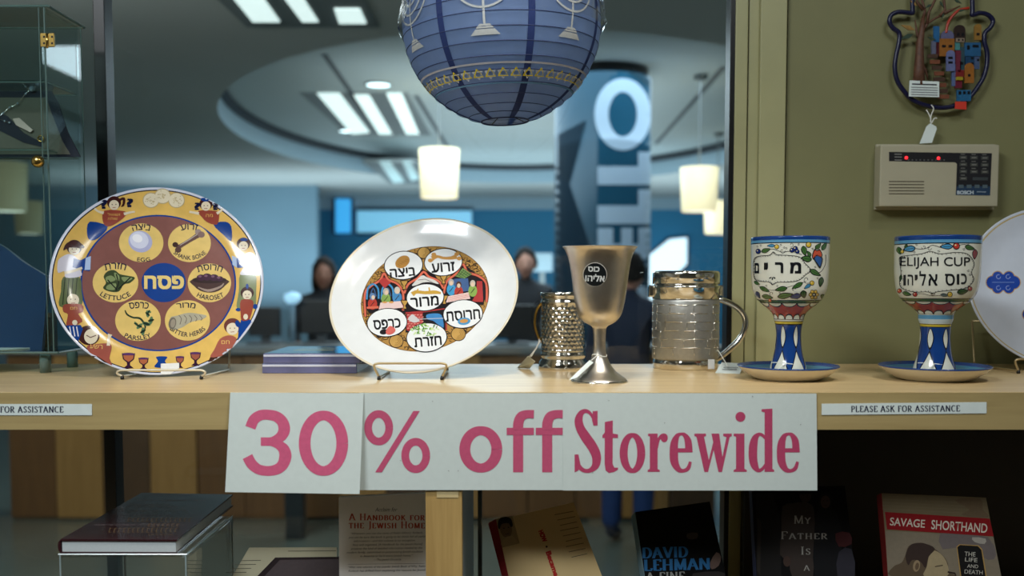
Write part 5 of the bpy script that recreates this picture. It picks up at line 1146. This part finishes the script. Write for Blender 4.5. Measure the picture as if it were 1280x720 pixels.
# ---- alarm keypad
KD = 1.6175; KF = 1.590
KB = mat('beige_plastic', (172, 166, 142), .5, var=.02); t = empty('alarm_keypad', on_y(1170, 265, KD), 'beige wall alarm keypad with red lights and a dark key area', 'keypad')
fr = [(1092, 180), (1251, 181), (1248, 260), (1099, 258.5)]
A, B = on_y(1099, 258, KF), on_y(1249.5, 181, KF)
MB().box((A.x, KF, A.z), (B.x, KD-.006, B.z), 0, .002).build('front_cover', KB, t)
A2, B2 = on_y(1094, 262, KD-.008), on_y(1246, 180, KD-.008)
MB().box((A2.x, KD-.0065, A2.z), (B2.x, KD+.0004, B2.z), 0, .0015).build('back_plate', KB, t)
P = Paint(crop(1080, 170, 6.856)); DK = (30, 30, 34)
P.poly([(214, 136), (1096, 148), (1080, 510), (786, 506), (796, 240), (780, 226), (214, 216)], DK, 1); P.poly([(796, 430), (1084, 432), (1080, 510), (786, 506)], (36, 58, 84), 2)
P.text('BOSCH', 796, 468, 938, 500, (176, 188, 196), 3, .05); P.line([(965, 478), (1045, 480)], 8, (130, 145, 160), 3)
for j in range(4):
    for i in range(3):
        x, y = 850+i*92, 184+j*60+i*2
        if j == 3 and i == 1: P.line([(930, y), (1060, y+2)], 26, (58, 64, 66), 2); continue
        if j == 3 and i == 2: continue
        P.line([(x-32, y), (x+32, y)], 30, (66, 68, 64), 2); P.line([(x-20, y), (x+20, y)], 9, (120, 120, 114), 3); P.line([(x-22, y-28), (x+14, y-28)], 6, (120, 120, 114), 3)
for i in range(4): P.line([(810+i*68, 432), (852+i*68, 432)], 28, (80, 96, 104), 3)
for y in (156, 180, 206): P.line([(260, y), (322, y+1)], 8, (130, 130, 126), 3)
for i in range(10): P.line([(372+i*34, 206), (386+i*34, 206)], 9, (96, 96, 96), 3)
for y in (390, 416, 443, 469, 495): P.line([(213, y), (515, y+1)], 9, (92, 86, 70), 1)
P.build('faceplate_print', frontal(KF), ink, ch_(t, 'front_cover'), 400, .0002)
for x, y in ((1132.8, 197.2), (1173, 197.8)):
    c = on_y(x, y, KF-.0006); MB().lathe([(.0026, 0), (.0026, .0006), (.0005, .0012)], 14, Matrix.Translation(c) @ Matrix.Rotation(pi/2, 4, 'X')).build('status_light', mat('red_led', (255, 40, 50), .3, emit=1.6), t, True)

# ---- hamsa wall hanging
HD = 1.603; t = empty('wall_hanging', on_y(1177, 140, HD), 'dark blue hand-shaped wall hanging with tree and town cutouts above the keypad', 'wall hanging')
ch = crop(1105, 0, 8.0)
outl = [(285, 100), (285, -40), (300, -170), (360, -260), (580, -330), (800, -260), (872, -170), (882, -40), (885, 110), (885, 150), (960, 130), (1040, 150), (1090, 210), (1060, 280), (1010, 330), (1005, 420), (1030, 520), (1030, 640), (1000, 760), (950, 850), (860, 970), (760, 1040), (600, 1078), (440, 1060), (290, 1000), (190, 900), (130, 800), (108, 680), (120, 560), (150, 420), (150, 330), (90, 280), (55, 220), (75, 150), (150, 120), (240, 128), (285, 130)]
HY = lambda x, y, D=HD: on_y(*ch(x, y), D)
HBL = mat('navy_lacquer', (12, 14, 54), .35)
MB().tube([HY(q.x, q.y) for q in cr([(a, b, 0) for a, b in outl], 6, True)], .0036, 10, closed=True).build('hand_frame', HBL, t, True)
BRK = mat('tree_brown', (92, 58, 40), .6, var=.3, scale=150); OCH = mat('leaf_ochre', (150, 112, 50), .6, var=.3, scale=150)
tr = MB(); tr.tube([HY(350, 860), HY(350, 700), HY(355, 560), HY(360, 420), HY(380, 300), HY(390, 180)], [.010, .0085, .007, .006, .0045, .003], 8)
for a in ([(370, 420), (330, 340), (310, 200)], [(380, 320), (440, 230), (520, 180), (640, 130)], [(390, 200), (410, 100), (380, 0), (370, -120)], [(430, 240), (450, 120), (500, 20), (560, -90)], [(560, 160), (610, 100), (600, 0), (640, -100)], [(340, 620), (300, 800), (260, 870)], [(360, 600), (420, 720), (440, 800)], [(395, 100), (330, 20), (330, -60)], [(600, 130), (680, 100), (760, 60)]): tr.tube([HY(*p) for p in a], [.0032]+[.002]*(len(a)-2)+[.0008], 6)
tr.build('tree', BRK, t, True)
for x, y, a, l in ((310, 300, 200, 150), (300, 340, 160, 150), (330, 60, 220, 90), (480, 40, 150, 80), (440, 370, 20, 90), (600, 130, 110, 60), (740, 110, -10, 80), (560, 10, 60, 70), (700, -10, 30, 90), (420, -60, 100, 80)):
    a = radians(a); m_ = MB(); q = [(0, 0), (.4, -.16), (1, 0), (.4, .16)]; m_.prism([HY(x+l*(u*cos(a)-v*sin(a)), y+l*(u*sin(a)+v*cos(a)), HD-.003) for u, v in q], (0, .0015, 0)); m_.build('leaf', OCH if x % 4 else mat('leaf_green', (40, 62, 46), .6), t)
def hb(x0, y0, x1, y1, col, win=(), dome=False, D=HD-.002, name='building'):
    col = tuple(int(q*.8) for q in col)
    m_ = MB().prism([HY(x0, y0, D), HY(x1, y0, D), HY(x1, y1, D), HY(x0, y1, D)], (0, .003, 0)); 
    if dome: m_.prism([HY((x0+x1)/2+(x1-x0)/2*cos(pi*k/12), y0-(x1-x0)*.45*sin(pi*k/12), D) for k in range(13)], (0, .003, 0))
    o = m_.build(name, enamel(col), t)
    for wx, wy, ww, wh in win: MB().prism([HY(wx, wy, D), HY(wx+ww, wy, D), HY(wx+ww, wy+wh, D), HY(wx, wy+wh, D)], (0, -.0006, 0)).build('window', enamel((16, 18, 24)), o)
hb(498, 262, 555, 420, (50, 120, 180)); hb(520, 400, 560, 560, (90, 26, 36), D=HD-.001); hb(476, 410, 520, 540, (120, 124, 150)); hb(556, 385, 705, 560, (180, 116, 50), [(580, 450, 36, 24), (645, 450, 36, 24)], D=HD-.003); hb(570, 360, 700, 390, (120, 120, 160), dome=True, D=HD-.001)
hb(700, 300, 815, 420, (60, 44, 40), [(730, 330, 24, 30), (775, 330, 24, 30)], True); hb(722, 380, 806, 420, (170, 150, 130), [(740, 390, 14, 18), (780, 390, 14, 18)], D=HD-.004); hb(905, 270, 975, 400, (176, 130, 60), [(925, 330, 30, 24)], True)
hb(808, 425, 968, 560, (50, 110, 160), [(830, 455, 26, 40), (885, 450, 60, 24)], D=HD-.003); hb(625, 540, 710, 710, (128, 138, 190), [(642, 568, 44, 22), (642, 614, 44, 22)], True, D=HD-.005); hb(710, 420, 760, 500, (90, 160, 160)); hb(715, 505, 770, 720, (130, 50, 70)); hb(762, 470, 806, 700, (60, 90, 100), [(770, 620, 20, 28)]); hb(815, 560, 905, 680, (40, 80, 120), [(870, 570, 24, 24), (870, 625, 24, 20)]); hb(905, 550, 955, 690, (90, 110, 150), [(930, 590, 20, 20)]); hb(810, 670, 900, 830, (190, 120, 50), [(840, 740, 22, 26)], True, D=HD-.004); hb(700, 700, 800, 770, (150, 44, 44)); hb(725, 768, 790, 800, (200, 180, 50), D=HD-.005); hb(710, 790, 780, 880, (130, 40, 60)); hb(730, 900, 870, 1010, (50, 120, 170), [(745, 915, 26, 30), (790, 912, 24, 30), (835, 912, 24, 30)], D=HD-.004); hb(680, 640, 716, 860, (110, 130, 180))
for k in range(8): hb(440+k*22 if k < 4 else 500+(k-4)*14, 540+k*58, 540+k*20 if k < 4 else 610+(k-4)*14, 580+k*58, (150, 90, 66) if k % 2 else (96, 70, 58), D=HD-.004, name='stair')
MB().tube(cr([HY(620, 330), HY(650, 210), HY(740, 110), HY(850, 80)], 6), .0022, 8).build('rainbow', enamel((170, 50, 30)), t, True)
lbx = [HY(290, 720+1e-9, HD-.009), HY(550, 730, HD-.009), HY(550, 855, HD-.009), HY(285, 845, HD-.009)]
lb = [on_y(1137, 100.5, HD-.009), on_y(1174, 102, HD-.009), on_y(1174, 121.5, HD-.009), on_y(1136, 120.5, HD-.009)]
MB().prism(lb, (0, .0005, 0)).build('paper_label', PAPER, t)
P = Paint(); 
P.line([(1140, 105), (1171, 106)], 1.6, (60, 60, 66), 1)
for k in range(4): P.line([(1139, 109+k*3), (1172, 110+k*3)], 1.1, (120, 122, 126), 1)
P.build('label_print', frontal(HD-.0092), ink, ch_(t, 'paper_label'), 400)
MB().prism([on_y(*q, HD-.006) for q in ((1194, 127), (1208, 127), (1208, 137), (1193.5, 136))], (0, .0005, 0)).build('red_sticker', mat('red_sticker', (206, 54, 36), .5), t)
tz = HD-.0066
MB().tube(cr([on_y(1164, 131, tz), on_y(1167, 136, tz), on_y(1164, 144, tz), on_y(1163, 153, tz)], 5), .0009, 6).build('string', STRING, t, True)
MB().tube(cr([on_y(1158, 137, tz), on_y(1163, 147, tz), on_y(1164, 154, tz), on_y(1168, 148, tz), on_y(1171, 148, tz)], 4), .0009, 6).build('string', STRING, t, True)
MB().prism([on_y(*q, tz) for q in ((1158, 158), (1163, 154), (1170, 158), (1171, 161), (1165, 178.5), (1149.5, 179.5))], (0, .0005, 0)).build('price_tag', PAPER, t)

# ---- glass display case with jewellery (left)
D1, D2 = 1.44, 1.56; CX = on_y(62, 250, D1).x; cl = -1.02
t = empty('display_case', ((cl+CX)/2, 1.50, ZS), 'clear glass display case with brass hinge at the left end of the shelf', 'display case')
zt_ = on_y(104, 36, D2).z; zb_ = ZS+.028
def gp_(a, b, name='glass_panel'):
    o = MB().box(a, b).build(name, CGLASS, t)
g_ = .004
gp_((cl, D1, zt_), (CX+.006, D2+.002, zt_+g_)); gp_((cl, D1, zb_), (CX+.006, D2, zb_+g_))
gp_((CX-g_, D1, zb_+g_), (CX, D2, zt_)); gp_((cl, D2-g_, zb_+g_), (CX-g_-.001, D2, zt_)); gp_((cl, D1, zb_+g_), (CX-g_-.001, D1+g_, zt_))
def edge(p, q, r=.0013, m=GEDGE, name='glass_edge'): MB().tube([p, q], r, 6).build(name, m, t)
edge((CX, D1, zb_), (CX, D1, zt_)); edge((CX-.008, D1, zb_), (CX-.008, D1, zt_), .0008); edge((CX, D2, zb_), (CX, D2, zt_), .0009); edge((CX+.006, D1, zt_+.002), (CX+.006, D2, zt_+.002), .0018); edge((cl, D2, zt_+.001), (CX+.006, D2, zt_+.001)); edge((cl, D1, zt_+.002), (CX+.006, D1, zt_+.002), .0016); edge((cl, D1, zb_+.002), (CX+.006, D1, zb_+.002), .002); edge((cl, D2, zb_+.002), (CX+.006, D2, zb_+.002), .0015); edge((CX+.006, D1, zb_+.002), (CX+.006, D2, zb_+.002), .002)
for x in (cl+.02, CX-.02):
    for y in (D1+.015, D2-.015): MB().lathe([(.008, 0), (.008, .024), (.006, zb_-ZS-.0005)], 16, Matrix.Translation((x, y, ZS))).build('foot', GEDGE, t, True)
zs1 = on_y(95, 120, D2).z; zs2 = on_y(97, 199, D2).z; zs3 = zb_+.004
for z in (zs1, zs2):
    gp_((cl, D1+.012, z), (CX-.006, D2-.006, z+.003), 'glass_shelf'); edge((cl, D2-.006, z), (CX-.006, D2-.006, z), .0012); edge((cl, D1+.012, z), (CX-.006, D1+.012, z), .0009); edge((CX-.006, D1+.012, z), (CX-.006, D2-.006, z), .0009)
for hx, w_ in ((51, 8), (61, 8)):
    p = on_y(hx, 42, D1-.001); q = on_y(hx+w_, 59, D1-.001); hl = MB().box((p.x, D1-.0035, q.z), (q.x, D1-.0008, p.z), 0, .0006); hl = hl.build('hinge_leaf', BRASS, t)
    for yy in (46, 54): c = on_y(hx+w_/2, yy, D1-.0036); MB().lathe([(.0016, 0), (.001, .0008)], 10, Matrix.Translation(c) @ Matrix.Rotation(pi/2, 4, 'X')).build('screw', BLACKM, hl)
c = on_y(59, 42, D1-.0036); c2 = on_y(59, 60, D1-.0036); MB().tube([c, c2], .002, 8).build('hinge_pin', BRASS, t, True)
c = on_y(52, 203, D1); MB().lathe([(.003, 0), (.003, .006), (.0085, .009), (.0085, .014), (.004, .018)], 20, Matrix.Translation(c) @ Matrix.Rotation(pi/2, 4, 'X')).build('knob', BRASS, t, True)
# velvet necklace display on the middle glass shelf
t = empty('necklace_display', on_y(40, 196, 1.50), 'grey velvet necklace easel with navy edge inside the glass case', 'jewellery stand')
VEL = mat('grey_velvet', (92, 92, 80), .95, sheen=.4); NVV = mat('navy_edge', (14, 24, 40), .8)
def leanp(px, py, zb, D0, lean): return on_plane(px, py, Vector((0, D0, zb)), Vector((0, -cos(radians(lean)), sin(radians(lean)))))
Lp = lambda x, y: leanp(x, y, zs2+.003, 1.482, 22)
MB().prism([Lp(*q) for q in ((-60, 114), (64, 114), (72, 128), (84, 165), (100, 196), (-60, 196))], (0, .004, 0)).build('edge_board', NVV, t)
MB().prism([Lp(*q)+Vector((0, -.001, 0)) for q in ((-60, 122), (58, 122), (64, 140), (78, 176), (88, 193), (-60, 193))], (0, .0009, 0)).build('velvet_panel', VEL, t)
MB().prism([Lp(*q)+Vector((0, -.0025, 0)) for q in ((-20, 136), (10, 145), (30, 166), (52, 178), (54, 184), (30, 178), (0, 163), (-20, 158))], (0, .001, 0)).build('neck_form', NVV, t)
t = empty('necklace', Lp(15, 160), 'fine bead necklace with a silver pendant on the grey velvet easel', 'necklace')
pts = [(50, 106), (42, 112), (34, 118), (24, 130), (14, 135), (6, 142), (0, 148), (8, 152), (14, 154)]
off = Vector((0, -.005, 0))
MB().tube(cr([Lp(*q)+off for q in pts], 4), .0004, 5).build('chain', STEEL, t, True)
for i, q in enumerate(pts): c = Lp(*q)+off; r = .0045 if i < 2 else .0016; MB().lathe([(1e-5, -r), (r*.7, -r*.7), (r, 0), (r*.7, r*.7), (1e-5, r)], 12, Matrix.Translation(c)).build('bead', mat('pale_bead', (150, 170, 185), .15, coat=1), t, True)
MB().prism([Lp(*q)+off for q in ((18, 149), (26, 148), (43, 163), (40, 166), (22, 157))], (0, .002, 0)).build('pendant', mat('silver_pendant', (196, 180, 168), .3, .7), t)
t = empty('ring', Lp(53, 174), 'small gold ring at the lower corner of the grey velvet easel', 'ring')
MB().tube([Lp(53, 174)+off+Vector((.0042*cos(a), 0, .0042*sin(a))) for a in [2*pi*k/20 for k in range(20)]], .0012, 6, closed=True).build('band', BRASS, t, True)
Lq = lambda x, y: leanp(x, y, zs3, 1.49, 24)
t = empty('velvet_bust', Lq(0, 400), 'dark blue velvet necklace bust low in the glass case', 'jewellery stand')
o = MB().prism([Lq(q.x, q.y) for q in cr([(-80, 290, 0), (-40, 292, 0), (0, 306, 0), (30, 328, 0), (58, 345, 0)], 6)]+[Lq(60, 352), Lq(52, 440), Lq(-80, 440)], (0, .008, 0)); o.build('bust', mat('blue_velvet', (18, 58, 100), .9, sheen=.4), t)
t = empty('brooch_card', on_z(10, 436, zs3), 'white card with a small silver brooch on the case floor', 'card')
q4 = [(-40, 409), (3, 409), (45, 434), (-40, 440)]
MB().prism([on_z(x, y, zs3+.002) for x, y in q4], (0, 0, -.0015)).build('card', PAPER, t)
MB().tube([on_z(x, y, zs3+.004) for x, y in ((2, 418), (8, 415), (14, 419), (18, 425), (10, 423), (4, 424))], .0012, 6, closed=True).build('brooch', STEEL, t, True)
a, b = on_y(8, 426, 1.53), on_y(64, 394, 1.53)
t = empty('cardboard_box', ((a.x+b.x)/2, 1.53, zs3), 'small brown cardboard box at the back of the case floor', 'box')
MB().box((a.x, 1.522, zs3+.0003), (b.x, 1.550, zs3+.045), 0, .001).build('box_body', mat('brown_card', (106, 92, 70), .8), t)
MB().box((a.x-.001, 1.521, zs3+.0453), (b.x+.001, 1.551, zs3+.052), 0, .001).build('lid', mat('brown_card_lid', (120, 104, 80), .8), t)

# ================================================================== LOWER SHELF
ACR = glass('acrylic', (.95, .96, .955), 1.2)
t = empty('acrylic_riser', on_z(180, 700, 1.156), 'clear acrylic riser under the dark hardback book', 'riser')
zr = 1.156; a = on_z(73, 693, zr); b = on_z(234, 693, zr); yb = 1.44; t.location.z = ZL
for nm, p, q in (('top_panel', (a.x, a.y, zr-.004), (b.x, yb, zr)), ('side_panel', (a.x, a.y, ZL), (a.x+.004, yb, zr-.0042)), ('side_panel', (b.x-.004, a.y, ZL), (b.x, yb, zr-.0042))): MB().box(p, q, 0, .001).build(nm, ACR, t)
AE = mat('acrylic_edge', (150, 168, 172), .2, spec=.8)
for p, q in (((a.x, a.y, zr), (b.x, a.y, zr)), ((b.x, a.y, zr), (b.x, yb, zr)), ((a.x+.002, a.y, ZL+.002), (a.x+.002, a.y, zr)), ((b.x-.002, a.y, ZL+.002), (b.x-.002, a.y, zr)), ((b.x-.001, yb, ZL+.002), (b.x-.001, yb, zr)), ((a.x+.001, yb, ZL+.002), (a.x+.001, yb, zr))): MB().tube([p, q], .0011, 6).build('polished_edge', AE, t)
# hardback lying on the riser
t = empty('hardback_book', on_z(150, 691, zr), 'dark maroon hardback book lying on the clear acrylic riser', 'book')
zt = zr+.0185; FL, FR, BL, BR = on_z(75.6, 674, zt), on_z(221, 674.5, zt), on_z(177, 616, zt), on_z(291, 618, zt)
CVR = mat('maroon_cover', (52, 20, 26), .3, coat=.4, var=.1); PG = mat('book_pages', (196, 204, 206), .8, var=.03, scale=400)
MB().prism([FL, FR, BR, BL], (0, 0, -.0022)).build('front_board', CVR, t); MB().prism([p+Vector((0, 0, -.0163)) for p in (FL, FR, BR, BL)], (0, 0, -.0020)).build('back_board', CVR, t)
ii = [FL+Vector((.001, .002, -.0022)), FR+Vector((-.002, .002, -.0022)), BR+Vector((-.002, -.002, -.0022)), BL+Vector((.001, -.002, -.0022))]
MB().prism(ii, (0, 0, -.0141)).build('page_block', PG, t)
sm = MB(); prof_ = [(0, 0), (-.003, -.004), (-.0038, -.009), (-.003, -.014), (0, -.0183)]
sm.prism([FL+Vector((dx, 0, dz)) for dx, dz in prof_], (BL-FL)); sm.build('spine', CVR, t)
P = Paint(crop(60, 600, 5.12)); LT = (134, 120, 120); GT = (120, 96, 66)
for x0, x1, y, w_, c_ in ((640, 920, 93, 3, LT), (570, 1010, 130, 4, LT), (520, 770, 158, 4, LT), (500, 840, 172, 4, LT), (440, 900, 198, 4, LT), (410, 790, 226, 3, LT), (300, 880, 288, 3, LT), (640, 800, 350, 3, GT)):
    x = x0
    while x < x1: l = random.uniform(10, 34); P.line([(x, y), (min(x1, x+l), y)], w_, c_, 1); x += l+7
for x0, x1, y, h_ in ((510, 925, 255, 22), (640, 860, 288, 16), (390, 850, 322, 26)):
    x = x0
    while x < x1-10: P.line([(x+8, y-h_/2), (x, y+h_/2)], 5, GT, 1); P.line([(x+8, y-h_/2), (x+22, y-h_/2)], 3, GT, 1); P.line([(x+2, y+h_/2), (x+14, y+h_/2)], 3, GT, 1); x += 30
P.build('cover_lettering', plane_map(Vector((0, 0, zt)), Vector((0, 0, 1))), ink, ch_(t, 'front_board'), 400)

def leaning_book(name, TL, TR, L2, R2, D0, lean, thick, cover, label, cat='book', spine=None, yaw=0, zb=ZL+.001, pages=PG, extra=None):
    l, w_ = radians(lean), radians(yaw); zb += thick*sin(l); n = Vector((-sin(w_)*cos(l), -cos(w_)*cos(l), sin(l))); p0 = Vector((on_y((TL[0]+TR[0])/2, 700, D0).x, D0, zb))
    f = lambda q: on_plane(q[0], q[1], p0, n)
    a, b, c, d = f(TL), f(TR), f(L2), f(R2)
    down = ((c-a).normalized()+(d-b).normalized()).normalized()
    La = (a.z-zb)/abs((c-a).normalized().z); Lb = (b.z-zb)/abs((d-b).normalized().z)
    A2 = a+(c-a).normalized()*La; B2 = b+(d-b).normalized()*Lb
    t = empty(name, ((A2.x+B2.x)/2, D0, zb), label, cat); bk = -n
    cv = cover if not isinstance(cover, tuple) else ink(cover)
    q = [a, b, B2, A2]
    MB().prism(q, bk*.0006).build('front_cover', cv, t); MB().prism([p+bk*(thick-.0006) for p in q], bk*.0006).build('back_cover', cv, t)
    u = (b-a).normalized(); ins = [a+u*.0012+down*.0012, b-u*.0012+down*.0012, B2-u*.0012, A2+u*.0012]
    MB().prism([p+bk*.0007 for p in ins], bk*(thick-.0014)).build('page_block', pages, t)
    MB().prism([a, a+bk*thick, A2+bk*thick, A2], u*-.0006).build('spine', spine or cv, t)
    return t, plane_map(a, n), n
# handbook
t, pm, _ = leaning_book('paperback_book', (424, 622), (542, 616), (424.5, 720), (540, 720), 1.318, 6, .022, mat('grey_white_cover', (222, 218, 216), .7, spec=.25, var=.02), 'upright white paperback with red title beside the wooden upright')
P = Paint(crop(270, 480, 3)); RT = (176, 76, 62); TX = (70, 70, 78)
P.text('Acclaim for', 597, 463, 680, 478, TX, 1, 0, 0, .3); P.serif('A Handbook for', 500, 486, 782, 511, RT, 1, 1.1, smallcaps=True); P.serif('the Jewish Home', 499, 515, 782, 541, RT, 1, 1.1, smallcaps=True)
for k, (s_, x0, x1) in enumerate((('“Whenever you see the name of Rabbi Alfred J. Kolatch,', 505, 776), ('you can be sure this book is going to be chock full of useful', 497, 786), ('information—and this volume is no exception.', 517, 748), ('Very well organized, [A Handbook for the Jewish Home]', 513, 774), ('presents the kind of detailed information needed by the', 506, 774), ('modern family, committed to perpetuating Jewish tradition', 490, 776), ('in America or be it every Jewish home.”', 541, 738), ('—The Jewish Chronicle', 592, 694))): P.text(s_, x0, 555+k*14.2, x1, 565+k*14.2, TX, 1, 0, -.8, .25)
P.line([(495, 676), (782, 673)], 1, TX, 1); P.text('“After nine volumes of the popular Jewish Book of Why, Rabbi', 496, 681, 786, 691, TX, 1, 0, -.8, .25); P.text('Kolatch has drifted from explaining the reasons for Jewish', 497, 695, 786, 705, TX, 1, 0, -.8, .25)
P.build('cover_print', pm, ink, ch_(t, 'front_cover'), 400)
# cream booklet lying in front
t, pm, _ = leaning_book('booklet', (312, 684.5), (421, 684), (290, 722), (421, 722), 1.235, 58, .004, mat('cream_cover', (190, 184, 156), .7, spec=.25, var=.03), 'cream booklet with a framed brown cover picture tilted by the riser', 'booklet')
P = Paint(); P.poly([(344, 697), (424, 696), (424, 724), (318, 724)], (44, 34, 36), 1); P.poly([(350, 700), (424, 699), (424, 724), (327, 724)], (84, 74, 76), 2)
for k in range(4): P.line([(300-k*6, 701+k*5), (326-k*6, 700.5+k*5)], .8, (96, 92, 80), 1)
P.line([(360, 689), (420, 688.5)], .8, (96, 92, 80), 1); P.build('cover_print', pm, ink, ch_(t, 'front_cover'), 400)
# cream paperback with portrait
t, pm, _ = leaning_book('paperback_book', (612, 652), (717, 628), (634, 720), (752.5, 720), 1.24, 34, .012, mat('cream_paperback', (212, 184, 132), .7, spec=.25, var=.02), 'tilted cream paperback with red title and a corner portrait photograph', spine=ink((130, 24, 28)))
P = Paint(crop(590, 600, 3.765)); P.poly([(76, 204), (112, 184), (172, 452), (140, 452)], (128, 22, 26), 1); P.poly([(112, 184), (190, 168), (224, 298), (142, 318)], (156, 134, 98), 2)
P.ell(160, 232, 28, 40, (116, 92, 66), 3, -10); P.poly([(122, 220), (126, 188), (150, 174), (182, 182), (192, 214), (182, 222), (172, 204), (140, 208), (130, 232)], (30, 22, 18), 4, 3); P.poly([(136, 300), (160, 268), (190, 262), (222, 296), (142, 316)], (170, 146, 106), 3)
for x, y in ((150, 228), (172, 224)): P.ell(x, y, 4, 2.5, (36, 26, 22), 5)
P.line([(156, 256), (174, 252)], 2.5, (60, 34, 30), 5)
P.text('HOW', 304, 252, 362, 276, (176, 40, 34), 2, .06, 68); P.ell(351, 314, 5, 5, (60, 40, 30), 2); P.text('Became', 316, 381, 440, 407, (176, 40, 34), 2, .06, 71)
for k in range(9): P.line([(388+k*9+(k % 3)*4, 164+k*25), (478+k*8, 147+k*25)], 3, (96, 80, 58), 1)
P.build('cover_print', pm, ink, ch_(t, 'front_cover'), 400)
# black book
t, pm, _ = leaning_book('hardcover_book', (794, 640), (887, 627), (806, 720), (907.5, 720), 1.25, 28, .024, mat('black_cover', (7, 7, 7), .8, var=.02, spec=.2), 'black book with large blue author lettering on the lower shelf', spine=ink((112, 140, 150)), yaw=-6)
P = Paint(crop(590, 600, 3.765)); BLT = (42, 104, 156); P.serif('DAVID', 802, 316, 1014, 366, BLT, 1, 1.5, rot=-1.5, sp=.12); P.serif('LEHMAN', 810, 372, 1118, 424, BLT, 1, 1.5, rot=-1.5, sp=.12); P.serif('A FINE', 822, 434, 1000, 474, (150, 150, 146), 1, 1.2, rot=-1.5)
P.poly([(1012, 252), (1060, 248), (1058, 276), (1016, 278)], (60, 52, 46), 1, 2); P.poly([(1120, 390), (1150, 340), (1172, 362), (1160, 404), (1128, 420)], (104, 84, 76), 1, 2); P.poly([(1040, 440), (1160, 430), (1190, 452), (1060, 470)], (44, 40, 38), 1, 2)
P.build('cover_print', pm, ink, ch_(t, 'front_cover'), 400)
P = Paint(); P.poly([(787.5, 646), (795, 648), (806, 722), (799, 722)], (120, 150, 158), 1)
# My Father Is A
t, pm, _ = leaning_book('hardcover_book', (940, 611), (1056, 607), (945.5, 720), (1069.5, 720), 1.262, 18, .016, mat('dark_photo_cover', (7, 7, 9), .8, var=.2, scale=60, spec=.2), 'dark book with a photograph of a couple, title My Father Is A', spine=ink((30, 34, 60)))
P = Paint(crop(925, 600, 6)); P.poly([(120, 100), (240, 96), (300, 260), (310, 720), (124, 720)], (20, 18, 17), 1); P.poly([(130, 280), (160, 320), (150, 720), (128, 680)], (41, 36, 31), 2)
P.poly([(316, 200), (400, 175), (470, 165), (540, 190), (560, 300), (548, 720), (390, 720), (370, 620), (300, 560), (310, 400)], (53, 44, 40), 2, 2); P.ell(490, 120, 44, 50, (50, 37, 33), 3); P.poly([(440, 110), (450, 70), (500, 56), (540, 84), (544, 120), (520, 104)], (14, 12, 14), 4, 2); P.ell(352, 610, 28, 40, (64, 47, 40), 3)
P.poly([(570, 250), (600, 200), (700, 210), (740, 300), (760, 420), (740, 720), (560, 720), (556, 420)], (10, 10, 14), 3, 2); P.ell(642, 160, 52, 66, (11, 10, 12), 4); P.ell(640, 165, 36, 48, (66, 50, 46), 5)
for x, y in ((626, 156), (654, 156), (476, 118), (504, 118)): P.ell(x, y, 5, 3, (21, 15, 15), 6)
P.line([(628, 188), (652, 188)], 4, (36, 18, 18), 6)
P.poly([(716, 400), (820, 396), (836, 480), (740, 500)], (69, 28, 31), 4, 2); P.poly([(740, 540), (836, 520), (860, 720), (730, 720)], (43, 41, 50), 4, 2)
TW = (150, 146, 140)
for s_, b in (('My', (404, 268, 526, 328)), ('Father', (306, 386, 652, 444)), ('Is', (456, 500, 526, 560)), ('A', (478, 640, 520, 680))): P.serif(s_, *b, TW, 7, .9, smallcaps=True)
P.build('cover_print', pm, ink, ch_(t, 'front_cover'), 400)
# Savage Shorthand
t, pm, _ = leaning_book('paperback_book', (1102, 616.5), (1232.5, 622), (1111, 720), (1251, 720), 1.25, 22, .018, mat('tan_paperback', (118, 104, 78), .7, spec=.25, var=.05, scale=30), 'paperback with red title band and a portrait in profile at the far right', spine=ink((110, 20, 20)))
P = Paint(crop(1085, 600, 6)); P.poly([(128, 380), (940, 424), (1000, 724), (150, 724)], (128, 116, 98), 1)
for k in range(5): P.line([(108, 120+k*24), (880, 152+k*26)], 4, (126, 112, 88), 1)
P.poly([(650, 150), (840, 142), (860, 220), (900, 280), (700, 262), (760, 220)], (110, 92, 70), 2, 3)
P.poly([(126, 240), (912, 290), (942, 424), (142, 370)], (138, 18, 24), 3); P.text('SAVAGE', 164, 290, 426, 350, (216, 206, 190), 4, .01, 4); P.text('SHORTHAND', 474, 314, 894, 384, (216, 206, 190), 4, .01, 4)
P.poly([(540, 400), (700, 408), (900, 430), (960, 560), (900, 600), (720, 500), (560, 520)], (108, 98, 96), 2, 2); P.poly([(780, 430), (880, 440), (872, 480), (800, 466)], (164, 156, 146), 3, 2)
P.poly([(190, 650), (250, 620), (280, 560), (300, 500), (350, 474), (420, 474), (490, 510), (530, 540), (580, 590), (600, 640), (590, 690), (640, 724), (180, 724)], (92, 76, 58), 3, 3); P.poly([(460, 560), (500, 530), (560, 570), (596, 640), (590, 724), (420, 724), (440, 650)], (164, 146, 112), 4, 3); P.poly([(280, 570), (310, 496), (360, 474), (430, 478), (500, 516), (450, 580), (430, 660), (390, 610), (330, 600), (300, 640)], (56, 42, 36), 5, 3)
P.ell(362, 645, 26, 44, (150, 128, 98), 6, 10); P.ell(366, 648, 14, 28, (100, 80, 60), 7, 10); P.line([(500, 650), (560, 640)], 7, (54, 40, 34), 6); P.line([(596, 690), (650, 700), (656, 720)], 12, (54, 40, 34), 6)
P.poly([(662, 500), (684, 482), (826, 490), (856, 520), (890, 724), (690, 724)], (176, 140, 80), 5); P.poly([(668, 504), (688, 488), (822, 496), (848, 524), (880, 724), (698, 724)], (16, 14, 14), 6)
for s_, b in (('The', (722, 540, 804, 572)), ('Life', (726, 584, 818, 614)), ('and', (742, 634, 824, 660)), ('Death', (722, 676, 858, 706))): P.text(s_.upper(), *b, (196, 190, 178), 7, 0, 4)
P.build('cover_print', pm, ink, ch_(t, 'front_cover'), 400)
